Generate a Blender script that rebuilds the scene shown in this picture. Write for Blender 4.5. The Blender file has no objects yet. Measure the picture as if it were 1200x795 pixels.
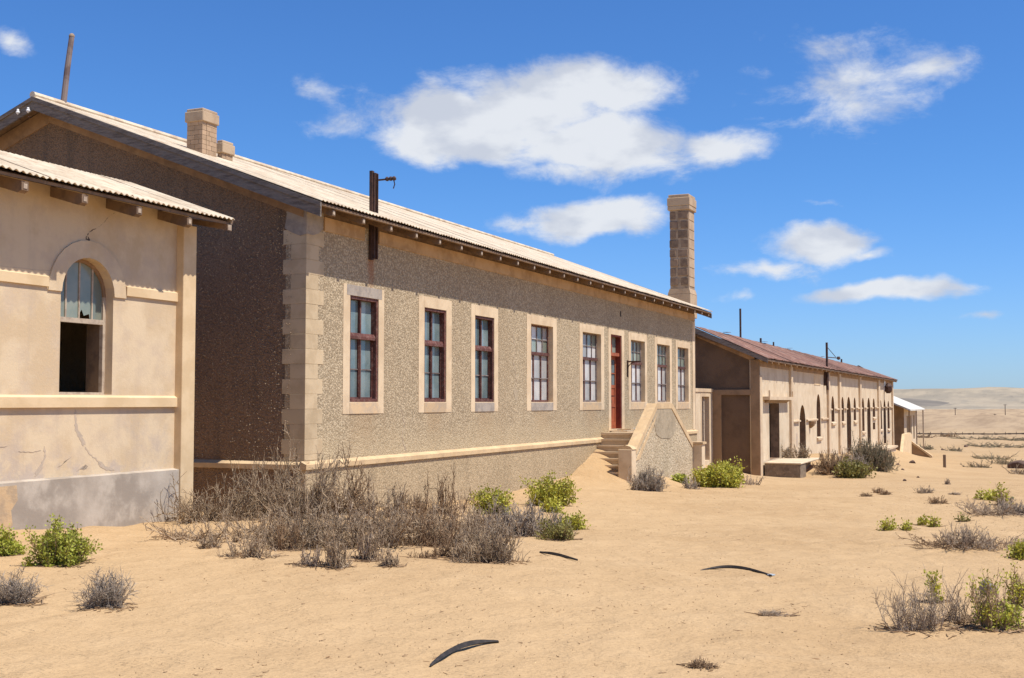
import bpy, math, random
import numpy as np
from mathutils import Vector
from mathutils.geometry import tessellate_polygon

S = bpy.context.scene
R = math.radians
# ------------------------------------------------------------------ camera
F, CX, CY = 1400.0, 600.0, 397.5          # photograph calibration: focal length and centre in its pixels
PITCH = math.atan(73.8 / F)
YAW = math.atan(605 / F * math.cos(PITCH))
cam_d = bpy.data.cameras.new('camera')
cam = bpy.data.objects.new('camera', cam_d)
S.collection.objects.link(cam)
cam.location = (0, 0, 0)
cam.rotation_euler = (math.pi / 2 + PITCH, 0, YAW)
cam_d.sensor_width = 36
cam_d.lens = 36 * F / 1200
cam_d.clip_start = 0.1
cam_d.clip_end = 20000
S.camera = cam

def ray(x, y):
    u = (x - CX) / F; v = -(y - CY) / F
    f = math.cos(PITCH) - v * math.sin(PITCH); up = math.sin(PITCH) + v * math.cos(PITCH)
    return (-math.sin(YAW) * f + math.cos(YAW) * u, math.cos(YAW) * f + math.sin(YAW) * u, up)

# ------------------------------------------------------------------ light
SUN_EL, SUN_AZ_OFF = R(62.3), R(-.9)     # the sun stands due +X, a hair towards -Y
sd = Vector((math.cos(SUN_EL) * math.cos(SUN_AZ_OFF), math.cos(SUN_EL) * math.sin(SUN_AZ_OFF), math.sin(SUN_EL)))
sun_d = bpy.data.lights.new('sun', 'SUN')
sun_d.energy = 5.0
sun_d.angle = R(0.55)
sun_d.color = (1.0, 0.94, 0.86)
sun = bpy.data.objects.new('sun', sun_d)
sun.rotation_euler = sd.to_track_quat('Z', 'Y').to_euler()
sun.location = (20, 0, 40)
S.collection.objects.link(sun)

S.view_settings.view_transform = 'Standard'
S.view_settings.look = 'None'
EXPOSURE = 0.33
S.view_settings.exposure = EXPOSURE
S.view_settings.gamma = 1.0

w = bpy.data.worlds.new('World'); S.world = w; w.use_nodes = True
nt = w.node_tree; N = nt.nodes; L = nt.links; N.clear()
def nd(t, **k):
    n = N.new(t)
    for a, b in k.items(): setattr(n, a, b)
    return n
def mth(op, a, b=None, c=None, clamp=False):
    n = nd('ShaderNodeMath', operation=op); n.use_clamp = clamp
    for i, v in enumerate((a, b, c)):
        if v is None: continue
        if isinstance(v, (int, float)): n.inputs[i].default_value = v
        else: L.new(v, n.inputs[i])
    return n.outputs[0]
def vdot(a, vec):
    n = nd('ShaderNodeVectorMath', operation='DOT_PRODUCT'); L.new(a, n.inputs[0]); n.inputs[1].default_value = vec
    return n.outputs['Value']
sky = nd('ShaderNodeTexSky', sky_type='NISHITA')
sky.sun_disc = False
sky.sun_elevation = SUN_EL
sky.sun_rotation = math.pi / 2 - SUN_AZ_OFF
sky.altitude = 100; sky.air_density = 1.0; sky.dust_density = 0.25; sky.ozone_density = 2.2
SKY_STRENGTH = 0.0915
tc = nd('ShaderNodeTexCoord')
dirv = tc.outputs['Generated']
nz0 = nd('ShaderNodeTexNoise'); nz0.inputs['Scale'].default_value = 16; nz0.inputs['Detail'].default_value = 4
L.new(dirv, nz0.inputs['Vector'])
sc0 = nd('ShaderNodeVectorMath', operation='MULTIPLY_ADD'); L.new(nz0.outputs['Color'], sc0.inputs[0])
sc0.inputs[1].default_value = (.05, .05, .035); L.new(dirv, sc0.inputs[2])
sb0 = nd('ShaderNodeVectorMath', operation='SUBTRACT'); L.new(sc0.outputs[0], sb0.inputs[0]); sb0.inputs[1].default_value = (.025, .025, .0175)
dw = sb0.outputs[0]
# clouds: (x, y, half width, half height, tilt, weight) as seen, turned into directions on the sky
CL = [(630,118,112,56,0,1.6),(535,152,130,52,4,1.75),(700,165,130,48,4,1.5),(705,98,104,42,8,1.3),(655,195,100,26,4,.8),
      (850,172,72,24,4,.7),(374,104,40,12,25,.24),(455,130,76,30,-12,.6),
      (695,258,92,28,0,1.4),(722,243,48,20,0,.9),(620,262,50,12,0,.5),
      (985,98,92,50,0,.40),(960,60,60,25,10,.42),(1080,76,62,26,-8,.46),(1000,125,55,16,10,.35),
      (962,287,74,29,0,1.25),(895,317,60,12,5,.6),(1020,300,40,8,0,.6),(1045,343,115,16,-3,1.2),(1140,368,26,9,0,.55),
      (8,52,34,20,20,.75),(883,88,22,9,10,.30),(975,236,24,7,0,.30),(870,345,30,9,0,.4),
      # more of the same beyond the frame
      (-300,120,150,60,0,.9),(-700,260,160,30,0,.9),(1500,180,130,50,5,.9),(1800,330,160,25,0,.9),(2500,240,260,60,0,1.),
      (300,-350,130,60,0,.8),(1300,-300,140,60,10,.7)]
cov = None
Zc = Vector((0, 0, 1))
for (px, py, a, b, rot, wt) in CL:
    c = Vector(ray(px, py)); dist = c.length; c.normalize()
    t1 = c.cross(Zc); t1.normalize(); t2 = t1.cross(c); t2.normalize()
    cr, sr = math.cos(R(-rot)), math.sin(R(-rot))
    u1 = t1 * cr + t2 * sr; u2 = t2 * cr - t1 * sr
    ka = F / a / dist * dist; kb = F / b
    x = vdot(dw, u1 * (F * dist / a)); y = vdot(dw, u2 * (F * dist / b)); z = vdot(dw, c)
    e = mth('ADD', mth('POWER', mth('ABSOLUTE', x), 2.0), mth('POWER', mth('ABSOLUTE', y), 2.0))
    m = mth('MULTIPLY', mth('SUBTRACT', 1.0, mth('SQRT', e)), wt * 1.15)
    m = mth('ADD', m, mth('MULTIPLY', mth('LESS_THAN', z, 0.2), -50.0))
    cov = m if cov is None else mth('SMOOTH_MAX', cov, m, 0.12)
nz = nd('ShaderNodeTexNoise'); nz.inputs['Scale'].default_value = 15; nz.inputs['Detail'].default_value = 13; nz.inputs['Roughness'].default_value = .66; nz.inputs['Distortion'].default_value = .25
mp = nd('ShaderNodeMapping'); mp.inputs['Scale'].default_value = (1, 1, 1.9); L.new(dirv, mp.inputs[0]); L.new(mp.outputs[0], nz.inputs['Vector'])
c2 = mth('ADD', cov, mth('MULTIPLY', mth('SUBTRACT', nz.outputs['Fac'], 0.5), 1.95))
mr = nd('ShaderNodeMapRange', interpolation_type='SMOOTHSTEP'); L.new(c2, mr.inputs[0])
mr.inputs[1].default_value = -.04; mr.inputs[2].default_value = 0.78; mr.inputs[3].default_value = 0; mr.inputs[4].default_value = .97
nz2 = nd('ShaderNodeTexNoise'); nz2.inputs['Scale'].default_value = 14; nz2.inputs['Detail'].default_value = 10
mp2 = nd('ShaderNodeMapping'); mp2.inputs['Scale'].default_value = (1, 1, 2.2); mp2.inputs['Location'].default_value = (3, 1, 2); L.new(dirv, mp2.inputs[0]); L.new(mp2.outputs[0], nz2.inputs['Vector'])
cr2 = nd('ShaderNodeMapRange', interpolation_type='SMOOTHSTEP'); L.new(nz2.outputs['Fac'], cr2.inputs[0]); cr2.inputs[1].default_value = .38; cr2.inputs[2].default_value = .56
ccol = nd('ShaderNodeMix', data_type='RGBA'); L.new(cr2.outputs[0], ccol.inputs[0])
k = 1 / SKY_STRENGTH / 2 ** EXPOSURE
ccol.inputs[6].default_value = (.60 * k, .645 * k, .74 * k, 1); ccol.inputs[7].default_value = (.80 * k, .83 * k, .88 * k, 1)
tint = nd('ShaderNodeMix', data_type='RGBA', blend_type='MULTIPLY'); tint.inputs[0].default_value = 1
L.new(sky.outputs[0], tint.inputs[6])
sxyz = nd('ShaderNodeSeparateXYZ'); L.new(dirv, sxyz.inputs[0])
hz_ = nd('ShaderNodeMapRange', interpolation_type='SMOOTHSTEP'); L.new(sxyz.outputs[2], hz_.inputs[0]); hz_.inputs[1].default_value = -.02; hz_.inputs[2].default_value = .22
tcol = nd('ShaderNodeMix', data_type='RGBA'); L.new(hz_.outputs[0], tcol.inputs[0]); tcol.inputs[6].default_value = (.56, .82, 1.36, 1); tcol.inputs[7].default_value = (.44, .80, 1.28, 1)
L.new(tcol.outputs[2], tint.inputs[7])
fin = nd('ShaderNodeMix', data_type='RGBA'); L.new(mr.outputs[0], fin.inputs[0]); L.new(tint.outputs[2], fin.inputs[6]); L.new(ccol.outputs[2], fin.inputs[7])
bg = nd('ShaderNodeBackground'); bg.inputs['Strength'].default_value = SKY_STRENGTH; L.new(fin.outputs[2], bg.inputs['Color'])
wo = nd('ShaderNodeOutputWorld'); L.new(bg.outputs[0], wo.inputs[0])

# ------------------------------------------------------------------ materials
def lin(c):
    return tuple(((v / 255) / 12.92 if v / 255 <= .04045 else ((v / 255 + .055) / 1.055) ** 2.4) for v in c)
def material(name, base, var=None, vscale=1.0, var2=None, v2scale=8.0, v2amt=.5, bump=0, bscale=30, bdist=.01, rough=.9,
             coords='world', voro=None, spec=.3, stretch=(1, 1, 1), metal=0, vlo=.42, vhi=.62, jitter=0, extra=None):
    """base colour mottled by one broad and one finer noise, with fine relief"""
    m = bpy.data.materials.new(name); m.use_nodes = True
    nt = m.node_tree; n = nt.nodes; l = nt.links
    p = n['Principled BSDF']; p.inputs['Roughness'].default_value = rough
    p.inputs['Specular IOR Level'].default_value = spec; p.inputs['Metallic'].default_value = metal
    if coords == 'world':
        g = n.new('ShaderNodeNewGeometry'); co = g.outputs['Position']
    else:
        g = n.new('ShaderNodeTexCoord'); co = g.outputs['Object']
    mpn = n.new('ShaderNodeMapping'); mpn.inputs['Scale'].default_value = stretch; l.new(co, mpn.inputs[0]); co2 = mpn.outputs[0]
    def noise(scale, detail=6, rough=.6, vec=co2):
        t = n.new('ShaderNodeTexNoise'); t.inputs['Scale'].default_value = scale; t.inputs['Detail'].default_value = detail
        t.inputs['Roughness'].default_value = rough; l.new(vec, t.inputs['Vector']); return t.outputs['Fac']
    def ramp(f, a, b, hi=1.0):
        t = n.new('ShaderNodeMapRange'); t.interpolation_type = 'SMOOTHSTEP'; l.new(f, t.inputs[0]); t.inputs[1].default_value = a; t.inputs[2].default_value = b; t.inputs[4].default_value = hi
        return t.outputs[0]
    def mix(f, a, b):
        t = n.new('ShaderNodeMix'); t.data_type = 'RGBA'
        if isinstance(f, float): t.inputs[0].default_value = f
        else: l.new(f, t.inputs[0])
        for s, v in ((6, a), (7, b)):
            if isinstance(v, tuple): t.inputs[s].default_value = (*v, 1)
            else: l.new(v, t.inputs[s])
        return t.outputs[2]
    col = base
    if var: col = mix(ramp(noise(vscale), vlo, vhi), col, var)
    if var2: col = mix(ramp(noise(v2scale, 4), .45, .7, v2amt), col, var2)
    hgt = None
    if voro:
        sc, dark, light, amt = voro
        v = n.new('ShaderNodeTexVoronoi'); v.inputs['Scale'].default_value = sc; l.new(co, v.inputs['Vector'])
        sep = n.new('ShaderNodeSeparateColor'); l.new(v.outputs['Color'], sep.inputs[0])
        c1 = mix(ramp(sep.outputs[0], .1, .9), dark, light)
        col = mix(float(amt), col, c1) if isinstance(col, tuple) else mix(float(amt), col, c1)
        edge = ramp(v.outputs['Distance'], .4, .8, .45)
        col = mix(edge, col, tuple(x * .55 for x in dark))
        hgt = v.outputs['Distance']
    if jitter:
        oi = n.new('ShaderNodeObjectInfo'); hs = n.new('ShaderNodeHueSaturation')
        mr_ = n.new('ShaderNodeMapRange'); l.new(oi.outputs['Random'], mr_.inputs[0]); mr_.inputs[3].default_value = 1 - jitter; mr_.inputs[4].default_value = 1 + jitter
        l.new(mr_.outputs[0], hs.inputs['Value'])
        if isinstance(col, tuple): hs.inputs['Color'].default_value = (*col, 1)
        else: l.new(col, hs.inputs['Color'])
        col = hs.outputs[0]
    if extra: col = extra(n, l, co, col, noise, ramp, mix)
    if isinstance(col, tuple): p.inputs['Base Color'].default_value = (*col, 1)
    else: l.new(col, p.inputs['Base Color'])
    if bump:
        b = n.new('ShaderNodeBump'); b.inputs['Strength'].default_value = bump; b.inputs['Distance'].default_value = bdist
        if hgt is not None:
            inv = n.new('ShaderNodeMath'); inv.operation = 'SUBTRACT'; inv.inputs[0].default_value = 1; l.new(hgt, inv.inputs[1])
            l.new(inv.outputs[0], b.inputs['Height'])
        else: l.new(noise(bscale, 5, .65), b.inputs['Height'])
        l.new(b.outputs[0], p.inputs['Normal'])
    return m
def sepz(n, l, co, axis=2):
    s = n.new('ShaderNodeSeparateXYZ'); l.new(co, s.inputs[0]); return s.outputs[axis]
def streaks(colr, amt=.5, sy=3.0, lo=.5, hi=.72):
    """rain streaks running down a wall"""
    def f(n, l, co, col, noise, ramp, mix):
        mp_ = n.new('ShaderNodeMapping'); mp_.inputs['Scale'].default_value = (sy, sy, .18); l.new(co, mp_.inputs[0])
        return mix(ramp(noise(1.0, 7, .6, mp_.outputs[0]), lo, hi, amt), col, colr)
    return f

def facade_marks(n, l, co, col, noise, ramp, mix):
    col = streaks((.33, .24, .14), .5)(n, l, co, col, noise, ramp, mix)
    sp = n.new('ShaderNodeSeparateXYZ'); l.new(co, sp.inputs[0]); wob = noise(2.5, 4)
    def mt(op, a, b):
        t = n.new('ShaderNodeMath'); t.operation = op; t.use_clamp = False
        for i_, v_ in enumerate((a, b)):
            if isinstance(v_, (int, float)): t.inputs[i_].default_value = v_
            else: l.new(v_, t.inputs[i_])
        return t.outputs[0]
    yw = mt('ADD', sp.outputs[1], mt('MULTIPLY', mt('SUBTRACT', wob, .5), .25))
    def run(yc, wd, ztop, zlen, colr, amt, col):
        a = ramp(mt('SUBTRACT', 1.0, mt('DIVIDE', mt('ABSOLUTE', mt('SUBTRACT', yw, yc), 0), wd)), 0, .8)
        b = mt('MULTIPLY', ramp(mt('DIVIDE', mt('SUBTRACT', sp.outputs[2], ztop - zlen), zlen), 0, .7), mt('LESS_THAN', sp.outputs[2], ztop))
        return mix(mt('MULTIPLY', mt('MULTIPLY', a, b), amt), col, colr)
    col = run(19.84, .16, 2.75, .75, (.30, .13, .06), .75, col)
    for yc, wd_, zl in ((19.6, .7, .9), (22.5, .55, .6), (25.1, .6, .8), (28.6, .8, .7), (32.4, .8, .9), (36.9, .8, .6)):
        col = run(yc, wd_, -.22, zl, (.36, .25, .14), .45, col)
    g_ = ramp(mt('ADD', mt('MULTIPLY', sp.outputs[2], -1.0), mt('MULTIPLY', noise(1.1, 5), .9)), .6, 1.5, .45)
    return mix(g_, col, (.50, .39, .23))
M = {}
M['dash'] = material('pebbledash', (.43, .335, .205), var=(.36, .275, .165), vscale=.45, voro=(32, (.26, .195, .12), (.63, .51, .34), .52), bump=.7, bdist=.014, rough=.95, extra=facade_marks)
M['dash_plinth'] = material('pebbledash_plinth', (.45, .34, .20), var=(.36, .27, .155), vscale=.6, voro=(30, (.32, .24, .14), (.58, .45, .28), .5), bump=.7, bdist=.012, rough=.95, extra=streaks((.25, .19, .12), .4))
M['parapet_dash'] = material('pale_rough_parapet', (.52, .42, .275), var=(.43, .34, .215), vscale=1.3, voro=(16, (.36, .275, .17), (.68, .56, .385), .5), bump=.9, bdist=.02, rough=.95, extra=streaks((.38, .29, .18), .4))
M['dash_stone'] = material('dusty_dash_stone', (.42, .32, .21), var=(.28, .2, .13), vscale=6)
M['dash_side'] = material('pebbledash_gable', (.27, .175, .105), var=(.20, .13, .08), vscale=.35, voro=(30, (.19, .125, .078), (.27, .18, .115), .3), bump=.8, bdist=.02, rough=.95, extra=streaks((.09, .072, .055), .6))  # darker, browner variant of the pebbledash for the near gable
M['trim'] = material('cream_plaster_trim', (.66, .515, .335), var=(.57, .43, .27), vscale=1.6, var2=(.46, .34, .215), v2scale=5, v2amt=.35, bump=.35, bscale=40, bdist=.006)
M['trim_grey'] = material('grey_cement', (.36, .31, .255), var=(.28, .24, .20), vscale=4, var2=(.46, .38, .29), v2scale=9, bump=.4, bscale=40, bdist=.006)
M['sill'] = material('weathered_sill', (.57, .41, .24), var=(.47, .36, .24), vscale=5, bump=.3, bscale=30, bdist=.005, jitter=.12)
M['quoin'] = material('quoin_sandstone', (.53, .41, .255), var=(.45, .34, .205), vscale=2.5, bump=.4, bscale=35, bdist=.006, jitter=.09)
M['ledge'] = material('ledge_plaster', (.60, .435, .245), var=(.52, .365, .20), vscale=1.5, var2=(.38, .27, .17), v2scale=5, bump=.35, bscale=30, bdist=.008)
def left_extra(n, l, co, col, noise, ramp, mix):
    z = sepz(n, l, co)
    sm = n.new('ShaderNodeMapRange'); l.new(z, sm.inputs[0]); sm.inputs[1].default_value = .1; sm.inputs[2].default_value = -1.0
    f = n.new('ShaderNodeMath'); f.operation = 'MULTIPLY'; l.new(sm.outputs[0], f.inputs[0]); l.new(ramp(noise(1.3, 8, .7), .5, .62), f.inputs[1])
    c = mix(f.outputs[0], col, (.47, .375, .29))
    mp_ = n.new('ShaderNodeMapping'); mp_.inputs['Scale'].default_value = (3, 3, .2); l.new(co, mp_.inputs[0])
    return mix(ramp(noise(1.2, 7, .6, mp_.outputs[0]), .52, .75, .35), c, (.42, .33, .24))
M['left'] = material('left_house_plaster', (.63, .49, .315), var=(.55, .41, .25), vscale=1.6, var2=(.52, .40, .28), v2scale=3.5, v2amt=.6, bump=.45, bscale=25, bdist=.008, extra=left_extra)
M['left_trim'] = material('left_house_trim', (.67, .50, .295), var=(.60, .435, .245), vscale=2.2, bump=.35, bscale=30, bdist=.006)
M['left_plinth'] = material('left_house_grey_plinth', (.41, .345, .27), var=(.30, .25, .195), vscale=1.0, var2=(.50, .43, .34), v2scale=2.6, v2amt=.8, bump=.4, bscale=20, bdist=.008)
M['patch'] = material('bare_orange_patch', (.52, .36, .20), var=(.40, .29, .18), vscale=6, bump=.6, bscale=25, bdist=.01)
M['crack'] = material('crack', (.10, .075, .055))
M['scar'] = material('plaster_scar', (.44, .35, .26), var=(.50, .39, .28), vscale=9, bump=.5, bscale=30, bdist=.006)
M['patch_pale'] = material('pale_plastic', (.45, .52, .55), rough=.5)
M['patch_grey'] = material('bare_grey_render', (.37, .295, .195), var=(.29, .23, .15), vscale=2.5, var2=(.47, .38, .255), v2scale=14, v2amt=.7, bump=.7, bscale=22, bdist=.012)
M['b2'] = material('far_range_plaster', (.62, .50, .34), var=(.54, .42, .275), vscale=.7, var2=(.68, .56, .40), v2scale=2, v2amt=.6, bump=.4, bscale=10, bdist=.02, extra=streaks((.44, .31, .20), .4))
M['b2_trim'] = material('far_range_trim', (.60, .46, .30), var=(.50, .37, .24), vscale=1.2)
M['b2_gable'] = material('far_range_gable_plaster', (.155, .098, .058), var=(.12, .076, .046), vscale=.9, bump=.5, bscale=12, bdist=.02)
M['reveal'] = material('bare_brick_reveal', (.26, .165, .10), var=(.18, .115, .07), vscale=3, bump=.5, bscale=14, bdist=.02)
M['brown'] = material('brown_plaster', (.31, .20, .11), var=(.24, .155, .085), vscale=1.5)
M['roof'] = material('sunbleached_corrugated_iron', (.62, .52, .37), var=(.50, .40, .27), vscale=1.2, var2=(.36, .235, .14), v2scale=5, v2amt=.6, rough=.6, spec=.4, jitter=.07, bump=.2, bscale=14, bdist=.004)
M['rust'] = material('rusty_corrugated_iron', (.20, .095, .066), var=(.13, .07, .053), vscale=.9, var2=(.34, .22, .16), v2scale=3, v2amt=.7, rough=.8, jitter=.16)
M['white_roof'] = material('white_roof_paint', (.60, .575, .50), var=(.50, .46, .38), vscale=.8, rough=.7)
M['barge'] = material('grey_weathered_timber', (.20, .165, .135), var=(.125, .10, .08), vscale=2.5, var2=(.29, .235, .185), v2scale=9, v2amt=.6, bump=.5, bscale=14, bdist=.008, stretch=(1, 1, 8))
M['timber'] = material('tan_timber', (.36, .22, .115), var=(.25, .155, .085), vscale=2.0, var2=(.46, .30, .16), v2scale=7, bump=.4, bscale=14, bdist=.006)
M['eaves_wood'] = material('sun_worn_eaves_board', (.55, .355, .18), var=(.42, .26, .125), vscale=1.5, var2=(.60, .42, .24), v2scale=7, bump=.4, bscale=14, bdist=.006)
M['rafter'] = material('dark_rafter_timber', (.23, .15, .09), var=(.16, .105, .068), vscale=5, bump=.4, bscale=20, bdist=.006, jitter=.15)
M['rafter_end'] = material('pale_rafter_end_grain', (.46, .37, .27), var=(.34, .26, .19), vscale=9)
M['wood'] = material('oxblood_window_wood', (.085, .030, .022), var=(.13, .048, .036), vscale=6, var2=(.22, .15, .12), v2scale=16, v2amt=.45, bump=.3, bscale=30, bdist=.004, rough=.7, jitter=.2)
M['wood_pale'] = material('faded_window_wood', (.15, .115, .105), var=(.25, .205, .18), vscale=7, rough=.8, jitter=.2)
M['door'] = material('red_brown_door_paint', (.36, .095, .04), var=(.27, .07, .03), vscale=2.5, rough=.65, var2=(.42, .16, .08), v2scale=10, v2amt=.4)
M['door_dark'] = material('dark_red_door_frame', (.20, .04, .022), var=(.15, .032, .02), vscale=5, rough=.7)
def glass(name, base, v2, rough=.08, spec=.6):
    m = material(name, base, var=v2, vscale=2.6, rough=rough, spec=spec, vlo=.35, vhi=.65, jitter=.32, bump=.08, bscale=3, bdist=.02); return m
M['glass'] = glass('dusty_blue_pane', (.12, .165, .165), (.19, .235, .23))
M['glass_white'] = glass('whitewashed_pane', (.55, .53, .49), (.42, .42, .40), .3, .5)
M['glass_green'] = glass('greenish_pane', (.20, .235, .19), (.26, .28, .22), .15, .5)
M['curtain'] = material('faded_rag', (.5, .5, .46), var=(.4, .4, .36), vscale=8)
M['iron'] = material('dark_rusty_iron', (.05, .028, .022), var=(.09, .045, .03), vscale=6, rough=.7)
M['pole'] = material('weathered_flagpole', (.22, .17, .15), var=(.13, .09, .08), vscale=3, rough=.6)
M['chimney'] = material('chimney_render', (.46, .34, .22), var=(.38, .27, .175), vscale=2.2, bump=.4, bscale=20, bdist=.01)
M['brick'] = material('chimney_brick', (.44, .30, .185), var=(.38, .26, .16), vscale=5, bump=.4, bscale=25, bdist=.006, jitter=.1)
M['block'] = material('chimney_block', (.24, .165, .11), var=(.18, .12, .082), vscale=5, bump=.6, bscale=14, bdist=.015, jitter=.2)
M['mortar'] = material('chimney_mortar', (.36, .265, .18), var=(.25, .18, .12), vscale=3.5, bump=.5, bscale=20, bdist=.01)
M['porcelain'] = material('white_porcelain', (.8, .8, .78), rough=.3)
M['dark'] = material('painted_dark_interior', (.03, .025, .02))  # near-black colour stands in for the darkness inside rooms and holes
M['hose'] = material('black_rubber', (.028, .024, .021), var=(.05, .04, .034), vscale=12, rough=.7, spec=.25)
M['rock'] = material('dark_brown_rock', (.10, .062, .045), var=(.16, .10, .07), vscale=2, bump=.8, bscale=6, bdist=.05)
M['rock_grey'] = material('grey_rock', (.17, .155, .135), var=(.25, .22, .18), vscale=8, bump=.7, bscale=20, bdist=.02)
M['concrete'] = material('step_concrete', (.47, .355, .23), var=(.38, .28, .18), vscale=2.5, bump=.5, bscale=20, bdist=.01)
M['platform'] = material('rough_block_stone', (.22, .165, .11), var=(.165, .12, .08), vscale=3, var2=(.40, .31, .21), v2scale=5, v2amt=.5, bump=.7, bscale=12, bdist=.03)
M['post'] = material('wooden_post', (.22, .155, .10))
M['fence'] = material('dark_fence_timber', (.10, .075, .055))
M['twig'] = material('grey_mauve_twigs', (.37, .27, .17), var=(.17, .115, .07), vscale=3.0, var2=(.60, .47, .32), v2scale=22, v2amt=.8, coords='object', jitter=.12, spec=.15)
M['twig_brown'] = material('brown_twigs', (.31, .20, .11), var=(.14, .085, .048), vscale=3.0, var2=(.48, .34, .21), v2scale=22, v2amt=.7, coords='object', jitter=.12, spec=.15)
M['twig_pale'] = material('pale_dry_twigs', (.38, .29, .20), var=(.26, .185, .125), vscale=6, var2=(.50, .41, .31), v2scale=22, v2amt=.7, coords='object', jitter=.1, spec=.15)
M['tuft'] = material('blue_grey_tuft', (.34, .275, .21), var=(.22, .17, .125), vscale=8, var2=(.46, .40, .32), v2scale=20, v2amt=.8, coords='object', spec=.15)
M['spiky'] = material('olive_grey_needles', (.21, .18, .105), var=(.29, .22, .145), vscale=5, coords='object', jitter=.15, spec=.15)
def leafmat(name, a, b, c):
    m = material(name, a, var=b, vscale=9, var2=c, v2scale=30, v2amt=.6, coords='object', rough=.55, jitter=.1)
    nt = m.node_tree; p = nt.nodes['Principled BSDF']; o = nt.nodes['Material Output']
    t = nt.nodes.new('ShaderNodeBsdfTranslucent'); mx = nt.nodes.new('ShaderNodeMixShader'); mx.inputs[0].default_value = .22
    src = p.inputs['Base Color'].links[0].from_socket; nt.links.new(src, t.inputs[0])
    nt.links.new(p.outputs[0], mx.inputs[1]); nt.links.new(t.outputs[0], mx.inputs[2]); nt.links.new(mx.outputs[0], o.inputs[0]); return m
M['leaf'] = leafmat('yellow_green_leaves', (.46, .43, .05), (.27, .28, .035), (.68, .60, .14))
M['leaf_deep'] = leafmat('fresh_green_leaves', (.40, .42, .05), (.23, .26, .033), (.62, .57, .14))
M['leaf_olive'] = leafmat('olive_leaves', (.28, .25, .06), (.18, .155, .045), (.38, .33, .11))

# sand
def sand_extra(n, l, co, col, noise, ramp, mix):
    d = noise(14, 3, .5)
    c = mix(ramp(d, .66, .74, .35), col, (.30, .19, .10))
    # far off the ground turns paler and greyer with gravel
    s = n.new('ShaderNodeSeparateXYZ'); l.new(co, s.inputs[0])
    g = n.new('ShaderNodeMapRange'); l.new(s.outputs[1], g.inputs[0]); g.inputs[1].default_value = 150; g.inputs[2].default_value = 300
    mp_ = n.new('ShaderNodeMapping'); mp_.inputs['Scale'].default_value = (.09, .006, 0); l.new(co, mp_.inputs[0])
    far = mix(ramp(noise(1, 9, .7, mp_.outputs[0]), .4, .62), (.42, .305, .185), (.29, .205, .125))
    return mix(g.outputs[0], c, far)
def sand_mat():
    m = material('pale_orange_sand', (.465, .315, .166), var=(.425, .282, .145), vscale=.22, var2=(.50, .345, .187), v2scale=1.6, v2amt=.6, rough=1.0, spec=.1, extra=sand_extra)
    nt = m.node_tree; n = nt.nodes; l = nt.links; p = n['Principled BSDF']
    g = n.new('ShaderNodeNewGeometry')
    def nz(sc, de, vec):
        t = n.new('ShaderNodeTexNoise'); t.inputs['Scale'].default_value = sc; t.inputs['Detail'].default_value = de; t.inputs['Roughness'].default_value = .62; l.new(vec, t.inputs[0]); return t.outputs['Fac']
    b1 = n.new('ShaderNodeBump'); b1.inputs['Strength'].default_value = .8; b1.inputs['Distance'].default_value = .09; l.new(nz(3.2, 5, g.outputs['Position']), b1.inputs['Height'])
    b2 = n.new('ShaderNodeBump'); b2.inputs['Strength'].default_value = .55; b2.inputs['Distance'].default_value = .016; l.new(nz(30, 4, g.outputs['Position']), b2.inputs['Height']); l.new(b1.outputs[0], b2.inputs['Normal'])
    mp_ = n.new('ShaderNodeMapping'); mp_.inputs['Rotation'].default_value = (0, 0, R(20)); mp_.inputs['Scale'].default_value = (1.2, 4.5, 1); l.new(g.outputs['Position'], mp_.inputs[0])
    wv = n.new('ShaderNodeTexWave'); wv.inputs['Scale'].default_value = 1.6; wv.inputs['Distortion'].default_value = 7; wv.inputs['Detail'].default_value = 3; wv.bands_direction = 'Y'; l.new(mp_.outputs[0], wv.inputs[0])
    b3 = n.new('ShaderNodeBump'); b3.inputs['Strength'].default_value = .3; b3.inputs['Distance'].default_value = .035; l.new(wv.outputs['Fac'], b3.inputs['Height']); l.new(b2.outputs[0], b3.inputs['Normal'])
    l.new(b3.outputs[0], p.inputs['Normal'])
    return m
M['sand'] = sand_mat()
def hill_extra(n, l, co, col, noise, ramp, mix):
    mp_ = n.new('ShaderNodeMapping'); mp_.inputs['Scale'].default_value = (.011, .0018, .0); l.new(co, mp_.inputs[0])
    c = mix(ramp(noise(1, 10, .72, mp_.outputs[0]), .42, .60, .85), col, (.25, .215, .155))
    return mix(ramp(noise(5, 9, .75, mp_.outputs[0]), .55, .66, .55), c, (.15, .125, .09))
M['hill'] = material('stony_hill', (.38, .31, .21), var=(.31, .255, .175), vscale=.006, extra=hill_extra)
M['hill_dark'] = material('cloud_shadow_ridge', (.155, .135, .105), var=(.20, .17, .13), vscale=.012)  # dark band of cloud shadow before the hills, put into the colour

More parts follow.
